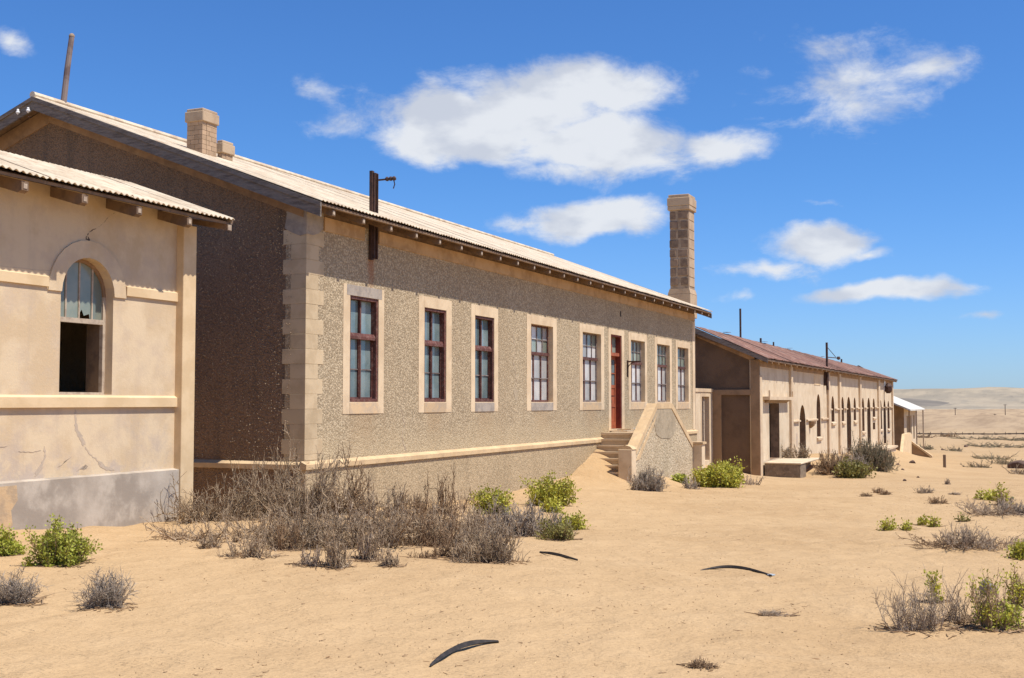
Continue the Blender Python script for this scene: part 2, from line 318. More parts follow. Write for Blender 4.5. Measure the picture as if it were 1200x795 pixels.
# ------------------------------------------------------------------ helpers
C = S.collection
ROOTLOC = {}
def ex_root(o):
    while o is not None and o.name not in ROOTLOC: o = o.parent
    return Vector(ROOTLOC[o.name]) if o else Vector((0, 0, 0))
def props(o, label=None, cat=None, group=None, kind=None):
    if label: o['label'] = label
    if cat: o['category'] = cat
    if group: o['group'] = group
    if kind: o['kind'] = kind
    return o
def thing(name, label, cat, loc=(0, 0, 0), group=None):
    o = bpy.data.objects.new(name, None); C.objects.link(o); o.location = loc; o.empty_display_size = .3
    ROOTLOC[o.name] = tuple(loc)
    return props(o, label, cat, group)
class MB:
    """collects shapes given in world coordinates and links them as ONE mesh object"""
    def __init__(s): s.v = []; s.f = []; s.smooth = False
    def add(s, vs, fs):
        o = len(s.v); s.v += [tuple(v) for v in vs]; s.f += [tuple(i + o for i in f) for f in fs]; return s
    def box(s, x0, x1, y0, y1, z0, z1):
        if x0 > x1: x0, x1 = x1, x0
        if y0 > y1: y0, y1 = y1, y0
        if z0 > z1: z0, z1 = z1, z0
        return s.add([(x0,y0,z0),(x1,y0,z0),(x1,y1,z0),(x0,y1,z0),(x0,y0,z1),(x1,y0,z1),(x1,y1,z1),(x0,y1,z1)],
                     [(0,3,2,1),(4,5,6,7),(0,1,5,4),(1,2,6,5),(2,3,7,6),(3,0,4,7)])
    def prism(s, poly, axis, a, b):
        """polygon in the plane across an axis ('x': (y,z), 'y': (x,z), 'z': (x,y)), extruded from a to b"""
        mk = {'x': lambda p, t: (t, p[0], p[1]), 'y': lambda p, t: (p[0], t, p[1]), 'z': lambda p, t: (p[0], p[1], t)}[axis]
        n = len(poly); vs = [mk(p, a) for p in poly] + [mk(p, b) for p in poly]
        fs = [tuple(range(n))[::-1], tuple(range(n, 2 * n))] + [(i, (i + 1) % n, n + (i + 1) % n, n + i) for i in range(n)]
        return s.add(vs, fs)
    def bar(s, p, q, w, h=None):
        p, q = Vector(p), Vector(q); h = h or w; d = (q - p).normalized()
        a = d.cross(Vector((0, 0, 1)))
        if a.length < .01: a = Vector((0, 1, 0))
        a.normalize(); b = a.cross(d)
        vs = [o + a * (i * w / 2) + b * (j * h / 2) for o in (p, q) for i, j in ((-1,-1),(1,-1),(1,1),(-1,1))]
        return s.add(vs, [(0,1,2,3),(7,6,5,4),(0,4,5,1),(1,5,6,2),(2,6,7,3),(3,7,4,0)])
    def tube(s, pts, rad, n=8):
        pts = [Vector(p) for p in pts]; rings = []
        if isinstance(rad, (int, float)): rad = [rad] * len(pts)
        vs = []
        for i, p in enumerate(pts):
            d = (pts[min(i + 1, len(pts) - 1)] - pts[max(i - 1, 0)]).normalized()
            a = d.cross(Vector((0, 0, 1)))
            if a.length < .05: a = d.cross(Vector((0, 1, 0)))
            a.normalize(); b = a.cross(d)
            vs += [p + (a * math.cos(t) + b * math.sin(t)) * rad[i] for t in [2 * math.pi * j / n for j in range(n)]]
        fs = [(i * n + j, i * n + (j + 1) % n, (i + 1) * n + (j + 1) % n, (i + 1) * n + j) for i in range(len(pts) - 1) for j in range(n)]
        fs += [tuple(range(n))[::-1], tuple(range((len(pts) - 1) * n, len(pts) * n))]
        return s.add(vs, fs)
    def lathe(s, c, prof, n=12):
        vs = [(c[0] + r * math.cos(2*math.pi*j/n), c[1] + r * math.sin(2*math.pi*j/n), c[2] + z) for r, z in prof for j in range(n)]
        m = len(prof)
        fs = [(i*n+j, i*n+(j+1)%n, (i+1)*n+(j+1)%n, (i+1)*n+j) for i in range(m-1) for j in range(n)] + [tuple(range(n))[::-1], tuple(range((m-1)*n, m*n))]
        return s.add(vs, fs)
    def build(s, name, m, parent=None, bevel=0, loc=None, fix=True):
        off = ex_root(parent) if parent else (Vector(loc) if loc else Vector((0, 0, 0)))
        me = bpy.data.meshes.new(name)
        me.from_pydata([(v[0] - off[0], v[1] - off[1], v[2] - off[2]) for v in s.v], [], s.f)
        mats = m if isinstance(m, (list, tuple)) else [m]
        for k in mats: me.materials.append(M[k])
        if fix:
            import bmesh
            b = bmesh.new(); b.from_mesh(me); bmesh.ops.recalc_face_normals(b, faces=b.faces)
            if bevel: bmesh.ops.bevel(b, geom=b.edges[:], offset=bevel, segments=1, affect='EDGES', clamp_overlap=True)
            b.to_mesh(me); b.free()
        if s.smooth: me.polygons.foreach_set('use_smooth', [True] * len(me.polygons))
        o = bpy.data.objects.new(name, me); C.objects.link(o)
        if parent: o.parent = parent
        elif loc: o.location = loc
        return o
def onX(x, y, X): d = ray(x, y); t = X / d[0]; return (X, d[1] * t, d[2] * t)
def onY(x, y, Y): d = ray(x, y); t = Y / d[1]; return (d[0] * t, Y, d[2] * t)

def arch(y0, y1, z0, z1, n=12, h=None):
    """opening outline with a round head (y across, z up)"""
    r = (y1 - y0) / 2; cy = (y0 + y1) / 2; h = r if h is None else h; zc = z1 - h
    return [(y0, z0), (y1, z0)] + [(cy + r * math.cos(t), zc + h * math.sin(t)) for t in [math.pi * i / n for i in range(n + 1)]]
def line_openings(o, side):
    for i in side: o.data.polygons[i].material_index = 1
    return o
def rect(y0, y1, z0, z1): return [(y0, z0), (y1, z0), (y1, z1), (y0, z1)]
def wall_x(outer, holes, xf, xb):
    """upright wall across X with real openings: front face at xf, back at xb"""
    loops = [outer] + holes; flat = [p for l_ in loops for p in l_]; n = len(flat)
    tris = tessellate_polygon([[Vector((p[0], p[1], 0)) for p in l_] for l_ in loops])
    b = MB(); vs = [(xf, p[0], p[1]) for p in flat] + [(xb, p[0], p[1]) for p in flat]
    fs = [tuple(t) for t in tris] + [tuple(i + n for i in t)[::-1] for t in tris]
    o = 0; b.side = []
    for l_ in loops:
        if l_ is not outer: b.side += list(range(len(fs), len(fs) + len(l_)))
        k = len(l_); fs += [(o + i, o + (i + 1) % k, n + o + (i + 1) % k, n + o + i) for i in range(k)]; o += k
    return b.add(vs, fs)
rng = np.random.default_rng(7)
rnd = random.Random(11)

# ------------------------------------------------------------------ ground
def hsh(ix, iy, s):
    v = np.sin(ix * 127.1 + iy * 311.7 + s * 74.7) * 43758.5453
    return v - np.floor(v)
def vnoise(x, y, s=0):
    x = np.asarray(x, float); y = np.asarray(y, float); ix = np.floor(x); iy = np.floor(y); fx = x - ix; fy = y - iy
    fx = fx * fx * (3 - 2 * fx); fy = fy * fy * (3 - 2 * fy)
    a = hsh(ix, iy, s); b = hsh(ix + 1, iy, s); c = hsh(ix, iy + 1, s); d = hsh(ix + 1, iy + 1, s)
    return (a * (1 - fx) + b * fx) * (1 - fy) + (c * (1 - fx) + d * fx) * fy
PY = np.array([-4000, -200, -50, 0, 8, 14, 24, 31, 38, 44, 56, 75, 95, 125, 200, 400, 900, 1200, 3000, 8000.])
PZ = np.array([-1.5, -1.4, -1.45, -1.55, -1.64, -1.78, -2.16, -2.42, -2.64, -2.88, -3.5, -4.2, -4.85, -5.35, -5.9, -6.2, -6.5, -8, -9, -9.])
def prof(y):
    wdt = np.clip(np.abs(y) * .08, .5, 300)
    return sum(np.interp(y + k_ * wdt, PY, PZ) for k_ in (-1, -.5, 0, .5, 1)) / 5
def ss(a, b, x): t = np.clip((x - a) / (b - a), 0, 1); return t * t * (3 - 2 * t)
MOUNDS = [  # x, y, radius x, radius y, height
    (-9.2, 16.0, 1.9, 3.2, .20), (-8.3, 21.0, 1.6, 3.0, .16), (-9.6, 26.5, 1.6, 3.0, .14),
    (-9.2, 66.0, 3.0, 4.0, .35), (-7.8, 69, 2.2, 4.0, .45), (-6.8, 82, 2.4, 6, .35),
    (.4, 16.8, 1.6, 1.2, .10), (1.5, 25.5, 2.5, 2.0, .12), (1.5, 37, 3.5, 3.0, .18), 
    (-8.9, 40.5, 1.2, 3.0, .22), (-1.5, 6.5, 2, 1.2, .05), (-6.5, 10.5, 3, 2, .07), (-4, 32, 5, 6, .1), (-13.6, 54, 1.5, 3, .5)]
def G(x, y, fine=True):
    x = np.asarray(x, float); y = np.asarray(y, float)
    z = prof(y)
    wall = np.exp(-np.clip(-11.5 - x, 0, None) * .8)
    dx = np.clip(x + 11.5, 0, None)
    # sand blown against the walls
    z = z + .17 * np.exp(-((y - 10.2) / 1.9) ** 2) * np.exp(-(dx / 1.3) ** 2)
    z = z + .06 * np.exp(-((y - 13.5) / 2.0) ** 2) * np.exp(-(dx / 1.6) ** 2)
    dr = np.interp(y, [26, 29, 30.5, 31.5, 32.5, 33.2, 34, 36, 38.5], [0, .22, .36, .68, 1.02, 1.25, 1.1, .5, 0])
    z = z + dr * np.exp(-(dx / 1.35) ** 2)
    dr2 = np.interp(y, [43, 47, 51, 54.5, 57.5, 62.5, 68, 72, 76, 80, 86, 92, 98, 106, 112, 116, 124], [0, .15, .15, .0, .0, .5, .85, .72, .6, .85, 1.05, 1.2, 1.3, 1.2, .7, .3, 0])
    z = z + dr2 * np.exp(-(dx / 3.0) ** 2)
    for (mx, my, ra, rb, h) in MOUNDS: z = z + h * np.exp(-((x - mx) / ra) ** 2 - ((y - my) / rb) ** 2)
    # broad undulation, fading in with distance, held low by the walls
    z = z + (vnoise(x * .16, y * .11, 3) - .5) * .12 + (vnoise(x * .45 + y * .1, y * .4, 4) - .5) * .06
    far = ss(90, 260, y)
    z = z + far * ((vnoise(x * .012, y * .02, 5) - .5) * 1.1 + (vnoise(x * .04, y * .06, 6) - .5) * .4)
    if fine:
        near = 1 - ss(22, 60, np.abs(y))
        z = z + near * ((vnoise(x * 2.3, y * 2.1, 8) - .5) * .034 + (vnoise(x * 5.1, y * 4.7, 9) - .5) * .03)
    return z
def gz(x, y): return float(G(np.array([x]), np.array([y]))[0])
def at(px, py):
    """where the sight line through a pixel of the photograph meets the sand"""
    d = ray(px, py); t = 3.0; dt = .25
    while t < 3000:
        x, y, z = d[0] * t, d[1] * t, d[2] * t
        if z < gz(x, y): break
        t += dt; dt = max(.25, t * .02)
    lo, hi = t - dt, t
    for _ in range(18):
        m = (lo + hi) / 2
        if d[2] * m < gz(d[0] * m, d[1] * m): hi = m
        else: lo = m
    return Vector((d[0] * hi, d[1] * hi, gz(d[0] * hi, d[1] * hi)))
def axis(segs):
    out = [segs[0][0]]
    for a, b, n in segs: out += list(np.linspace(a, b, n + 1)[1:])
    return np.array(out)
def gseg(a, b, n): return list(np.sign(a or b) * np.geomspace(abs(a), abs(b), n + 1)[1:])
xs = np.array(list(-np.geomspace(16, 6000, 34))[::-1] + list(axis([(-15.8, -12.2, 24), (-12.2, 5, 215), (5, 12, 40)])) + list(np.geomspace(12.4, 6000, 38)))
ys = np.array(list(-np.geomspace(2, 4000, 20))[::-1] + list(axis([(-1.5, 4.5, 12), (4.5, 18, 200), (18, 40, 180), (40, 120, 200)])) + list(np.geomspace(121, 1400, 70)) + list(np.geomspace(1450, 8000, 14)))
XX, YY = np.meshgrid(xs, ys); ZZ = G(XX, YY)
def grid_mesh(name, XX, YY, ZZ, mat):
    nr, nc = XX.shape; me = bpy.data.meshes.new(name)
    me.vertices.add(nr * nc); me.vertices.foreach_set('co', np.stack([XX, YY, ZZ], -1).astype(np.float32).ravel())
    idx = np.arange(nr * nc).reshape(nr, nc)
    q = np.stack([idx[:-1, :-1], idx[:-1, 1:], idx[1:, 1:], idx[1:, :-1]], -1).reshape(-1, 4)
    me.loops.add(q.size); me.loops.foreach_set('vertex_index', q.ravel().astype(np.int32))
    me.polygons.add(len(q)); me.polygons.foreach_set('loop_start', (np.arange(len(q)) * 4).astype(np.int32))
    me.polygons.foreach_set('use_smooth', np.ones(len(q), bool)); me.update(); me.validate()
    me.materials.append(M[mat]); o = bpy.data.objects.new(name, me); C.objects.link(o); return o
props(grid_mesh('ground', XX, YY, ZZ, 'sand'), kind='structure')

# hills on the horizon
hx = np.linspace(-3200, 3200, 220); hy = np.linspace(1300, 4200, 90)
HX, HY = np.meshgrid(hx, hy)
az = HX / HY                                    # 0 straight ahead along the range of houses
crest = np.interp(HX, [-3000, -1500, -900, -330, -60, 150, 420, 900, 1800, 3000], [12, 22, 18, 15, 24, 22, 13, 20, 16, 22])
HZ = -9 + (crest + 9) * ss(1350, 2700, HY) * (1 - .3 * ss(2900, 4200, HY)) + (vnoise(HX * .005, HY * .003, 21) - .5) * 16 * ss(1400, 2300, HY) + (vnoise(HX * .016, HY * .004, 22) - .5) * 8 * ss(1400, 2200, HY)
props(grid_mesh('hills', HX, HY, HZ, 'hill'), kind='structure')
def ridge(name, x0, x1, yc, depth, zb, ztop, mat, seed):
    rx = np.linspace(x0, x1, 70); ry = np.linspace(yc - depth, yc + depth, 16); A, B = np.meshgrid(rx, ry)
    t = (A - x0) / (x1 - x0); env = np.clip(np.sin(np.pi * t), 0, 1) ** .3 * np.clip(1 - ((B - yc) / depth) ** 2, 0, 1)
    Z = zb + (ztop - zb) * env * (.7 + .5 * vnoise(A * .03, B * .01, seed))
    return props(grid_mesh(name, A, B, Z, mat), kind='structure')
ridge('cloud_shadow_ridge', -620, -75, 1800, 220, -9, 6.5, 'hill_dark', 3)  # added low ridge, its shape and dark colour stand in for a cloud shadow

# ------------------------------------------------------------------ roof sheets
def corrugated(y0, y1, pe, pr, wave=.12, amp=.012, dz=0, twist=0.0, nseg=2, per=6):
    """one corrugated sheet between y0 and y1, from the eave point pe=(x,z) up to pr=(x,z), with real thickness"""
    n = max(2, int(round((y1 - y0) / wave * per))); b = MB(); vs = []; sl = math.atan2(pr[1] - pe[1], abs(pr[0] - pe[0]))
    for top in (1, 0):
        for i in range(n + 1):
            t = i / n; y = y0 + (y1 - y0) * t; c = amp * math.sin(2 * math.pi * y / wave)
            for k_ in range(nseg + 1):
                s = k_ / nseg; x = pe[0] + (pr[0] - pe[0]) * s; z = pe[1] + (pr[1] - pe[1]) * s + c + dz + twist * (t - .5) * (1 - s) - (0 if top else .010)
                vs.append((x, y, z))
    m = (n + 1) * (nseg + 1); row = nseg + 1; fs = []
    for i in range(n):
        for k_ in range(nseg):
            a = i * row + k_; fs.append((a, a + row, a + row + 1, a + 1)); fs.append((m + a, m + a + 1, m + a + row + 1, m + a + row))
        a = i * row; fs.append((a, m + a, m + a + row, a + row)); a += nseg; fs.append((a, a + row, m + a + row, m + a))
    for k_ in range(nseg):
        fs.append((k_, k_ + 1, m + k_ + 1, m + k_)); a = n * row + k_; fs.append((a, m + a, m + a + 1, a + 1))
    b.add(vs, fs); return b

# ================================================================== MAIN BUILDING
XF = -11.5; Y0, Y1 = 17.6, 43.97; XB = -23.3; XR = -17.4
EZ, RZ = 3.40, 5.86; SL = (RZ - EZ) / (XR + 10.92) * -1
main = thing('long_house', 'long pebbledashed single-storey house with cream window surrounds and pale corrugated roof', 'house', (XF, Y0, gz(XF + .5, Y0)))
WIN = {  # opening y0,y1,z0,z1 and surround y0,y1,z0,z1
 1: (19.07, 20.13, 0, 1.98, 18.83, 20.34, -.22, 2.18), 2: (22.04, 23.06, 0, 1.97, 21.79, 23.32, -.22, 2.20),
 3: (24.52, 25.58, 0, 1.97, 24.31, 25.80, -.22, 2.21), 4: (27.85, 29.37, 0, 1.98, 27.57, 29.64, -.22, 2.21),
 5: (31.66, 33.24, 0, 1.98, 31.40, 33.52, -.23, 2.21), 6: (36.12, 37.62, 0, 1.97, 35.88, 37.86, -.24, 2.20),
 7: (39.02, 40.58, 0, 1.97, 38.74, 40.83, -.22, 2.20), 8: (41.60, 43.08, 0, 1.97, 41.36, 43.34, -.25, 2.20)}
DOOR = (34.14, 35.19, -.82, 2.04, 33.91, 35.44, -.90, 2.21)
holes = []
for k_, (a, b, c, d, A, B, Cc, D) in list(WIN.items()) + [(0, DOOR)]:
    holes.append(rect((a + A) / 2, (b + B) / 2, (c + Cc) / 2, (d + D) / 2))
wall_x(rect(Y0, Y1, -4.2, 3.42), holes, XF, XF - .42).build('front_wall', 'dash', main)
gp = [(XB, -4.2), (XF - .421, -4.2), (XF - .421, 3.42), (XR, 3.42 + SL * (XF - .421 - XR) - .02), (XB, 3.42)]
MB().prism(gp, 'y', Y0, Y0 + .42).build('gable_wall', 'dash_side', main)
MB().prism(gp, 'y', Y1 - .42, Y1).build('far_gable_wall', 'dash', main)
MB().box(XB, XB + .4, Y0 + .421, Y1 - .421, -4.2, 3.42).build('back_wall', 'dash', main)
# plinth and ledge
MB().box(XF - .1, XF + .07, Y0 - .07, 33.3, -4.3, -1.17).build('plinth', 'dash_plinth', main)
MB().box(XF - .1, XF + .07, 35.9, Y1 + .05, -4.3, -1.17).build('plinth', 'dash_plinth', main)
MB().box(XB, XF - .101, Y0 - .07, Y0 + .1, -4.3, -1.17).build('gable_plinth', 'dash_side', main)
lp = [(0, -1.165), (.11, -1.165), (.11, -1.08), (0, -1.02)]
MB().prism([(XF + x - .02 if x == 0 else XF + x, z) for x, z in lp], 'y', Y0 - .11, 33.28).build('ledge', 'ledge', main)
MB().prism([(XF + x - .02 if x == 0 else XF + x, z) for x, z in lp], 'y', 36.0, Y1 + .08).build('ledge', 'ledge', main)
MB().prism([(Y0 + .02 if x == 0 else Y0 - x + .003, z - .003) for x, z in lp], 'x', XB, XF + .09).build('gable_ledge', 'ledge', main)
# quoins: alternating long and short stones round the near corner and small ones at the far corner
z = 3.02; i = 0
while z > -1.0:
    h = .262
    z0 = max(z - h, -1.015)
    wf = .56 if i % 2 == 0 else .39; wg = .475 if i % 2 == 0 else .31
    p_ = .006 + rnd.uniform(-.002, .002)
    MB().box(XF - wg, XF + p_, Y0 - p_, Y0 + wf + rnd.uniform(-.01, .01), z0 + .002, z - .002).build('quoin_stone', 'quoin', main, bevel=.003)
    z -= h; i += 1
MB().box(XF - .05, XF + .014, Y1 - .30, Y1 + .012, -1.01, 3.0).build('far_corner_band', 'trim', main)
MB().prism([(XF - .44, 3.05), (XF - .38, 3.36), (XF + .018, 3.36), (XF + .018, 2.93), (XF - .12, 2.90), (XF - .30, 2.97)], 'y', Y0 - .022, Y0 + .18).build('cement_repair', 'trim_grey', main)
MB().prism([(Y0 + .181, 3.36), (Y0 + .52, 3.36), (Y0 + .50, 3.08), (Y0 + .36, 2.98), (Y0 + .181, 2.93)], 'x', XF - .05, XF + .019).build('cement_repair', 'trim_grey', main)
# stones of the dash standing proud of the gable, near the corner they catch the raking sun
rp = np.random.default_rng(77); npb = 5200
px_ = XF - .3 - 5.2 * rp.random(npb) ** 1.3; pz_ = -1.0 + 4.3 * rp.random(npb); sz_ = .006 + .011 * rp.random(npb) ** 2
ov = np.array([(1, 0, 0), (0, 0, 1), (-1, 0, 0), (0, 0, -1), (.25, -1.1, .2)])
PV = np.stack([px_, np.full(npb, Y0 - .001), pz_], 1)[:, None] + ov[None] * sz_[:, None, None] * (1 + .5 * (rp.random((npb, 5, 1)) - .5))
PV = PV.reshape(-1, 3) - np.array(ROOTLOC['long_house'])
PF = ((np.arange(npb) * 5)[:, None, None] + np.array([(0, 4, 1), (1, 4, 2), (2, 4, 3), (3, 4, 0)])[None]).reshape(-1, 3)
me_ = bpy.data.meshes.new('dash_stones'); me_.from_pydata(PV.tolist(), [], PF.tolist()); me_.materials.append(M['dash_stone'])
o = bpy.data.objects.new('dash_stones', me_); C.objects.link(o); o.parent = main; o['kind'] = 'stuff'
# cream band under the eaves, split where the iron rails pass
for a, b in ((18.15, 19.55), (20.1, Y1 - .02)):
    MB().box(XF - .02, XF + .03, a, b, 3.055, 3.30).build('eaves_board', 'eaves_wood', main)
MB().box(XF - .02, XF + .012, Y0 + .2, Y1 - .01, 3.301, 3.5).build('wall_plate', 'rafter', main)
# band following the gable slope on both sides
def slope_band(xa, xb, off0, off1, ya, yb, mat, name, parent, ez=EZ, xr=XR, xe=-10.92, s=SL):
    f = lambda x: ez + s * (xe - x) if x >= xr else ez + s * (xe - xr) - s * (xr - x)
    return MB().prism([(xa, f(xa) + off0), (xb, f(xb) + off0), (xb, f(xb) + off1), (xa, f(xa) + off1)], 'y', ya, yb).build(name, mat, parent)
slope_band(XR, XF - .05, -.42, -.10, Y0 - .03, Y0 + .02, 'timber', 'gable_band', main)
slope_band(XB, XR - .001, -.42, -.10, Y0 - .028, Y0 + .02, 'timber', 'gable_band', main)
# roof: sheets on the front slope, one joined back slope
YV0, YV1 = 17.14, 44.42
yy = YV0; i = 0
while yy < YV1 - .1:
    y2 = min(yy + .76, YV1)
    corrugated(yy, y2 - .004, (-10.90, EZ + .02), (XR, RZ), dz=rnd.uniform(-.003, .003), twist=rnd.uniform(-.012, .012)).build('roof_sheet', 'roof', main, fix=False)
    yy = y2; i += 1
xe2 = -23.9
corrugated(YV0, YV1, (xe2, RZ - SL * (XR - xe2)), (XR, RZ), per=5).build('back_roof', 'roof', main)
MB().tube([(XR, YV0 - .02, RZ + .02), (XR, YV1 + .02, RZ + .02)], .07, 8).build('ridge_cap', 'roof', main)
MB().prism([(-10.98, EZ - .075), (-10.94, EZ - .02), (XR, RZ - .04), (xe2 + .05, RZ - SL * (XR - xe2) - .04), (xe2 + .05, RZ - SL * (XR - xe2) - .07), (XR, RZ - .075)], 'y', YV0 + .05, YV1 - .03).build('roof_boards', 'rafter', main)
# barge boards with a second board above
slope_band(XR - .0, -10.93, -.27, -.075, YV0 + .0, YV0 + .04, 'barge', 'barge_board', main)
slope_band(XR - .0, -10.91, -.095, -.015, YV0 - .03, YV0 + .012, 'barge', 'verge_board', main)
slope_band(xe2, XR - .001, -.27, -.075, YV0 + .0, YV0 + .04, 'barge', 'barge_board', main)
slope_band(xe2, XR - .001, -.095, -.015, YV0 - .03, YV0 + .012, 'barge', 'verge_board', main)
slope_band(XR, -10.93, -.25, -.075, YV1 - .04, YV1, 'barge', 'barge_board', main)
for x in (-11.4, -13.3, -15.3, XR, -19.4, -21.4):     # purlin ends carrying the verge
    zz = EZ + SL * (-10.92 - x) if x >= XR else RZ - SL * (XR - x)
    MB().box(x - .05, x + .05, YV0 + .041, Y0 - .001, zz - .235, zz - .09).build('purlin_end', 'timber', main)
for i in range(27):                                   # rafter tails under the front eave
    y = 17.62 + i * 1.017
    if y > YV1 - .1: break
    o = MB().prism([(XF - .3, EZ + SL * .88 - .21), (XF - .3, EZ + SL * .88 - .09), (-10.96, EZ - .085), (-10.96, EZ - .185), (-11.02, EZ - .205 + .02)], 'y', y - .045, y + .045).build('rafter', 'rafter', main)
    MB().box(-10.959, -10.953, y - .03, y + .03, EZ - .165, EZ - .10).build('end_grain', 'rafter_end', o)
MB().box(-10.975, -10.93, YV0 + .06, YV1 - .05, EZ - .07, EZ - .028).build('eave_batten', 'rafter', main)
# insulators on the gable
for px, py in ((21, 129), (33, 127)):
    p = onY(px, py, YV0 - .06)
    o = MB().lathe((p[0], p[1], p[2] - .06), [(.010, -.03), (.036, 0), (.040, .02), (.022, .04), (.026, .058), (.015, .075)], 10).build('insulator', 'porcelain', main)
    MB().bar((p[0], p[1], p[2] - .16), (p[0], YV0 + .01, p[2] - .17), .015).build('pin', 'iron', o)

def surround(W_, sur_name, parent, lintel='trim', sill='sill', jamb='trim', door=False):
    a, b, c, d, A, B, Cc, D = W_; pf = XF + .008; pb = XF - .24
    s = wall_x(rect(A, B, Cc, D), [rect(a, b, c, d)], pf, pb).build(sur_name, jamb, parent)
    MB().box(pf - .05, pf + .003, a - (.12 if lintel != 'trim' else 0), b + (.12 if lintel != 'trim' else 0), d + .001, D - .002).build('lintel', lintel, s)
    MB().prism([(pb, c - .05), (pb, c + .004), (pf + .006, c - .018), (pf + .006, Cc + .002), (pf - .05, Cc + .002), (pf - .05, c - .05)], 'y', a + .0005, b - .0005).build('sill', sill, s)
    return s
def bars(x0, x1, segs): # list of (y0,y1,z0,z1)
    m = MB()
    for y0, y1, z0, z1 in segs: m.box(x0, x1, y0, y1, z0, z1)
    return m
for k_, W_ in WIN.items():
    a, b, c, d = W_[:4]
    s = surround(W_, 'window', main, lintel='trim_grey' if k_ == 1 else 'trim', sill='trim_grey' if k_ in (3, 4) else 'sill')
    if k_ <= 3:
        xo, xi = XF - .012, XF - .17; g = XF - .135; zt = 1.24; cy = (a + b) / 2
        bars(xi, xo, [(a, a + .055, c, d), (b - .055, b, c, d), (a + .055, b - .055, d - .06, d), (a + .055, b - .055, c, c + .06)]).build('frame', 'wood', s, bevel=.004)
        MB().prism([(xi + .01, zt - .06), (xo - .02, zt - .06), (xo - .02, zt - .01), (xo - .05, zt + .055), (xi + .01, zt + .055)], 'y', a + .02, b - .02).build('transom', 'wood', s)
        MB().box(xi + .02, xo - .07, cy - .024, cy + .024, c + .06, d - .06).build('mullion', 'wood', s)
        bars(xi + .03, xo - .10, [(a + .056, cy - .033, .605, .625), (cy + .033, b - .056, .605, .625)]).build('glazing_bar', 'wood_pale', s)
        bars(xi + .025, xo - .085, [(a + .056, a + .074, c + .06, zt - .06), (b - .074, b - .056, c + .06, zt - .06), (cy - .042, cy - .025, c + .06, zt - .06), (cy + .025, cy + .042, c + .06, zt - .06),
              (a + .074, cy - .043, c + .061, c + .09), (cy + .043, b - .074, c + .061, c + .09)]).build('casement', 'wood', s)
        for (p, q) in ((a + .05, cy - .02), (cy + .02, b - .05)):
            for (u, v) in ((c + .05, .612), (.618, zt - .05), (zt + .05, d - .05)):
                tl = rnd.uniform(-.004, .004)
                MB().prism([(g - .004 + tl, u), (g + tl, u), (g - tl, v), (g - tl - .004, v)], 'y', p, q).build('pane', 'glass', s)
        if k_ == 1: MB().prism([(a + .12, .06), (a + .17, .08), (a + .21, .34), (a + .15, .30)], 'x', g + .003, g + .010).build('rag', 'curtain', s)
    else:
        xo, xi = XF - .13, XF - .20; g = XF - .165; zt = 1.25
        n_t, n_b = (4, 3) if k_ != 8 else (3, 3)
        bars(xi, xo, [(a, a + .04, c, d), (b - .04, b, c, d), (a + .04, b - .04, d - .045, d), (a + .04, b - .04, c, c + .05)]).build('frame', 'wood_pale' if k_ != 4 else 'wood', s)
        MB().box(xi + .005, xo + .03, a + .02, b - .02, zt - .045, zt + .035).build('transom', 'wood', s)
        for i in range(1, n_t): y = a + (b - a) * i / n_t; bars(xi + .02, xo - .01, [(y - .013, y + .013, zt + .035, d - .045)]).build('upper_bar', 'wood_pale', s)
        bars(xi + .022, xo - .012, [(a + .04, b - .04, 1.60, 1.622)]).build('upper_cross_bar', 'wood_pale', s)
        for i in range(1, n_b): y = a + (b - a) * i / n_b; MB().box(xi + .01, xo, y - .026, y + .026, c + .05, zt - .045).build('mullion', 'wood', s)
        bars(xi + .018, xo + .006, [(a + .04, b - .04, .60, .622)]).build('glazing_bar', 'wood_pale', s)
        for i in range(n_t):
            p, q = a + (b - a) * i / n_t, a + (b - a) * (i + 1) / n_t
            for (u, v) in ((zt + .03, 1.611), (1.612, d - .04)): MB().box(g - .004, g, p + .003, q - .003, u, v).build('pane', 'glass_green' if k_ in (6, 7, 8) or rnd.random() < .3 else 'glass_white', s)
        for i in range(n_b):
            p, q = a + (b - a) * i / n_b, a + (b - a) * (i + 1) / n_b
            for (u, v) in ((c + .04, .61), (.612, zt - .04)): MB().box(g - .004, g, p + .003, q - .003, u, v).build('pane', 'glass_white', s)
# door
s = surround(DOOR, 'doorway', main, sill='concrete', door=True)
a, b, c, d = DOOR[:4]
bars(XF - .24, XF - .02, [(a, a + .03, c, d), (b - .045, b, c, d), (a + .03, b - .045, d - .05, d)]).build('door_frame', 'door_dark', s)
MB().box(XF - .23, XF - .06, a + .031, b - .046, 1.40, 1.50).build('transom', 'door', s)
MB().box(XF - .20, XF - .14, a + .48, a + .55, 1.50, d - .05).build('mullion', 'door', s)
MB().box(XF - .19, XF - .183, a + .03, b - .05, 1.50, d - .05).build('pane', 'glass_green', s)
for (p, q) in ((a + .032, a + .505), (a + .515, b - .047)):
    o = bars(XF - .225, XF - .18, [(p, p + .07, c + .01, 1.395), (q - .07, q, c + .01, 1.395), (p + .07, q - .07, 1.29, 1.395), (p + .07, q - .07, .42, .52), (p + .07, q - .07, .86, .89), (p + .07, q - .07, c + .01, c + .2), (p + .07, q - .07, -.16, -.06)]).build('door_leaf', 'door', s)
    MB().box(XF - .215, XF - .195, p + .06, q - .06, c + .19, .43).build('door_panels', 'door', s)
    MB().box(XF - .208, XF - .202, p + .06, q - .06, .51, 1.30).build('pane', 'glass', s)
MB().bar((XF - .175, a + .56, .18), (XF - .10, a + .56, .18), .03).bar((XF - .10, a + .555, .18), (XF - .10, a + .67, .18), .025).build('handle', 'iron', s)
MB().box(XF - .01, XF + .004, 35.06, 35.16, 2.63, 2.80).build('wall_hole', 'dark', main)
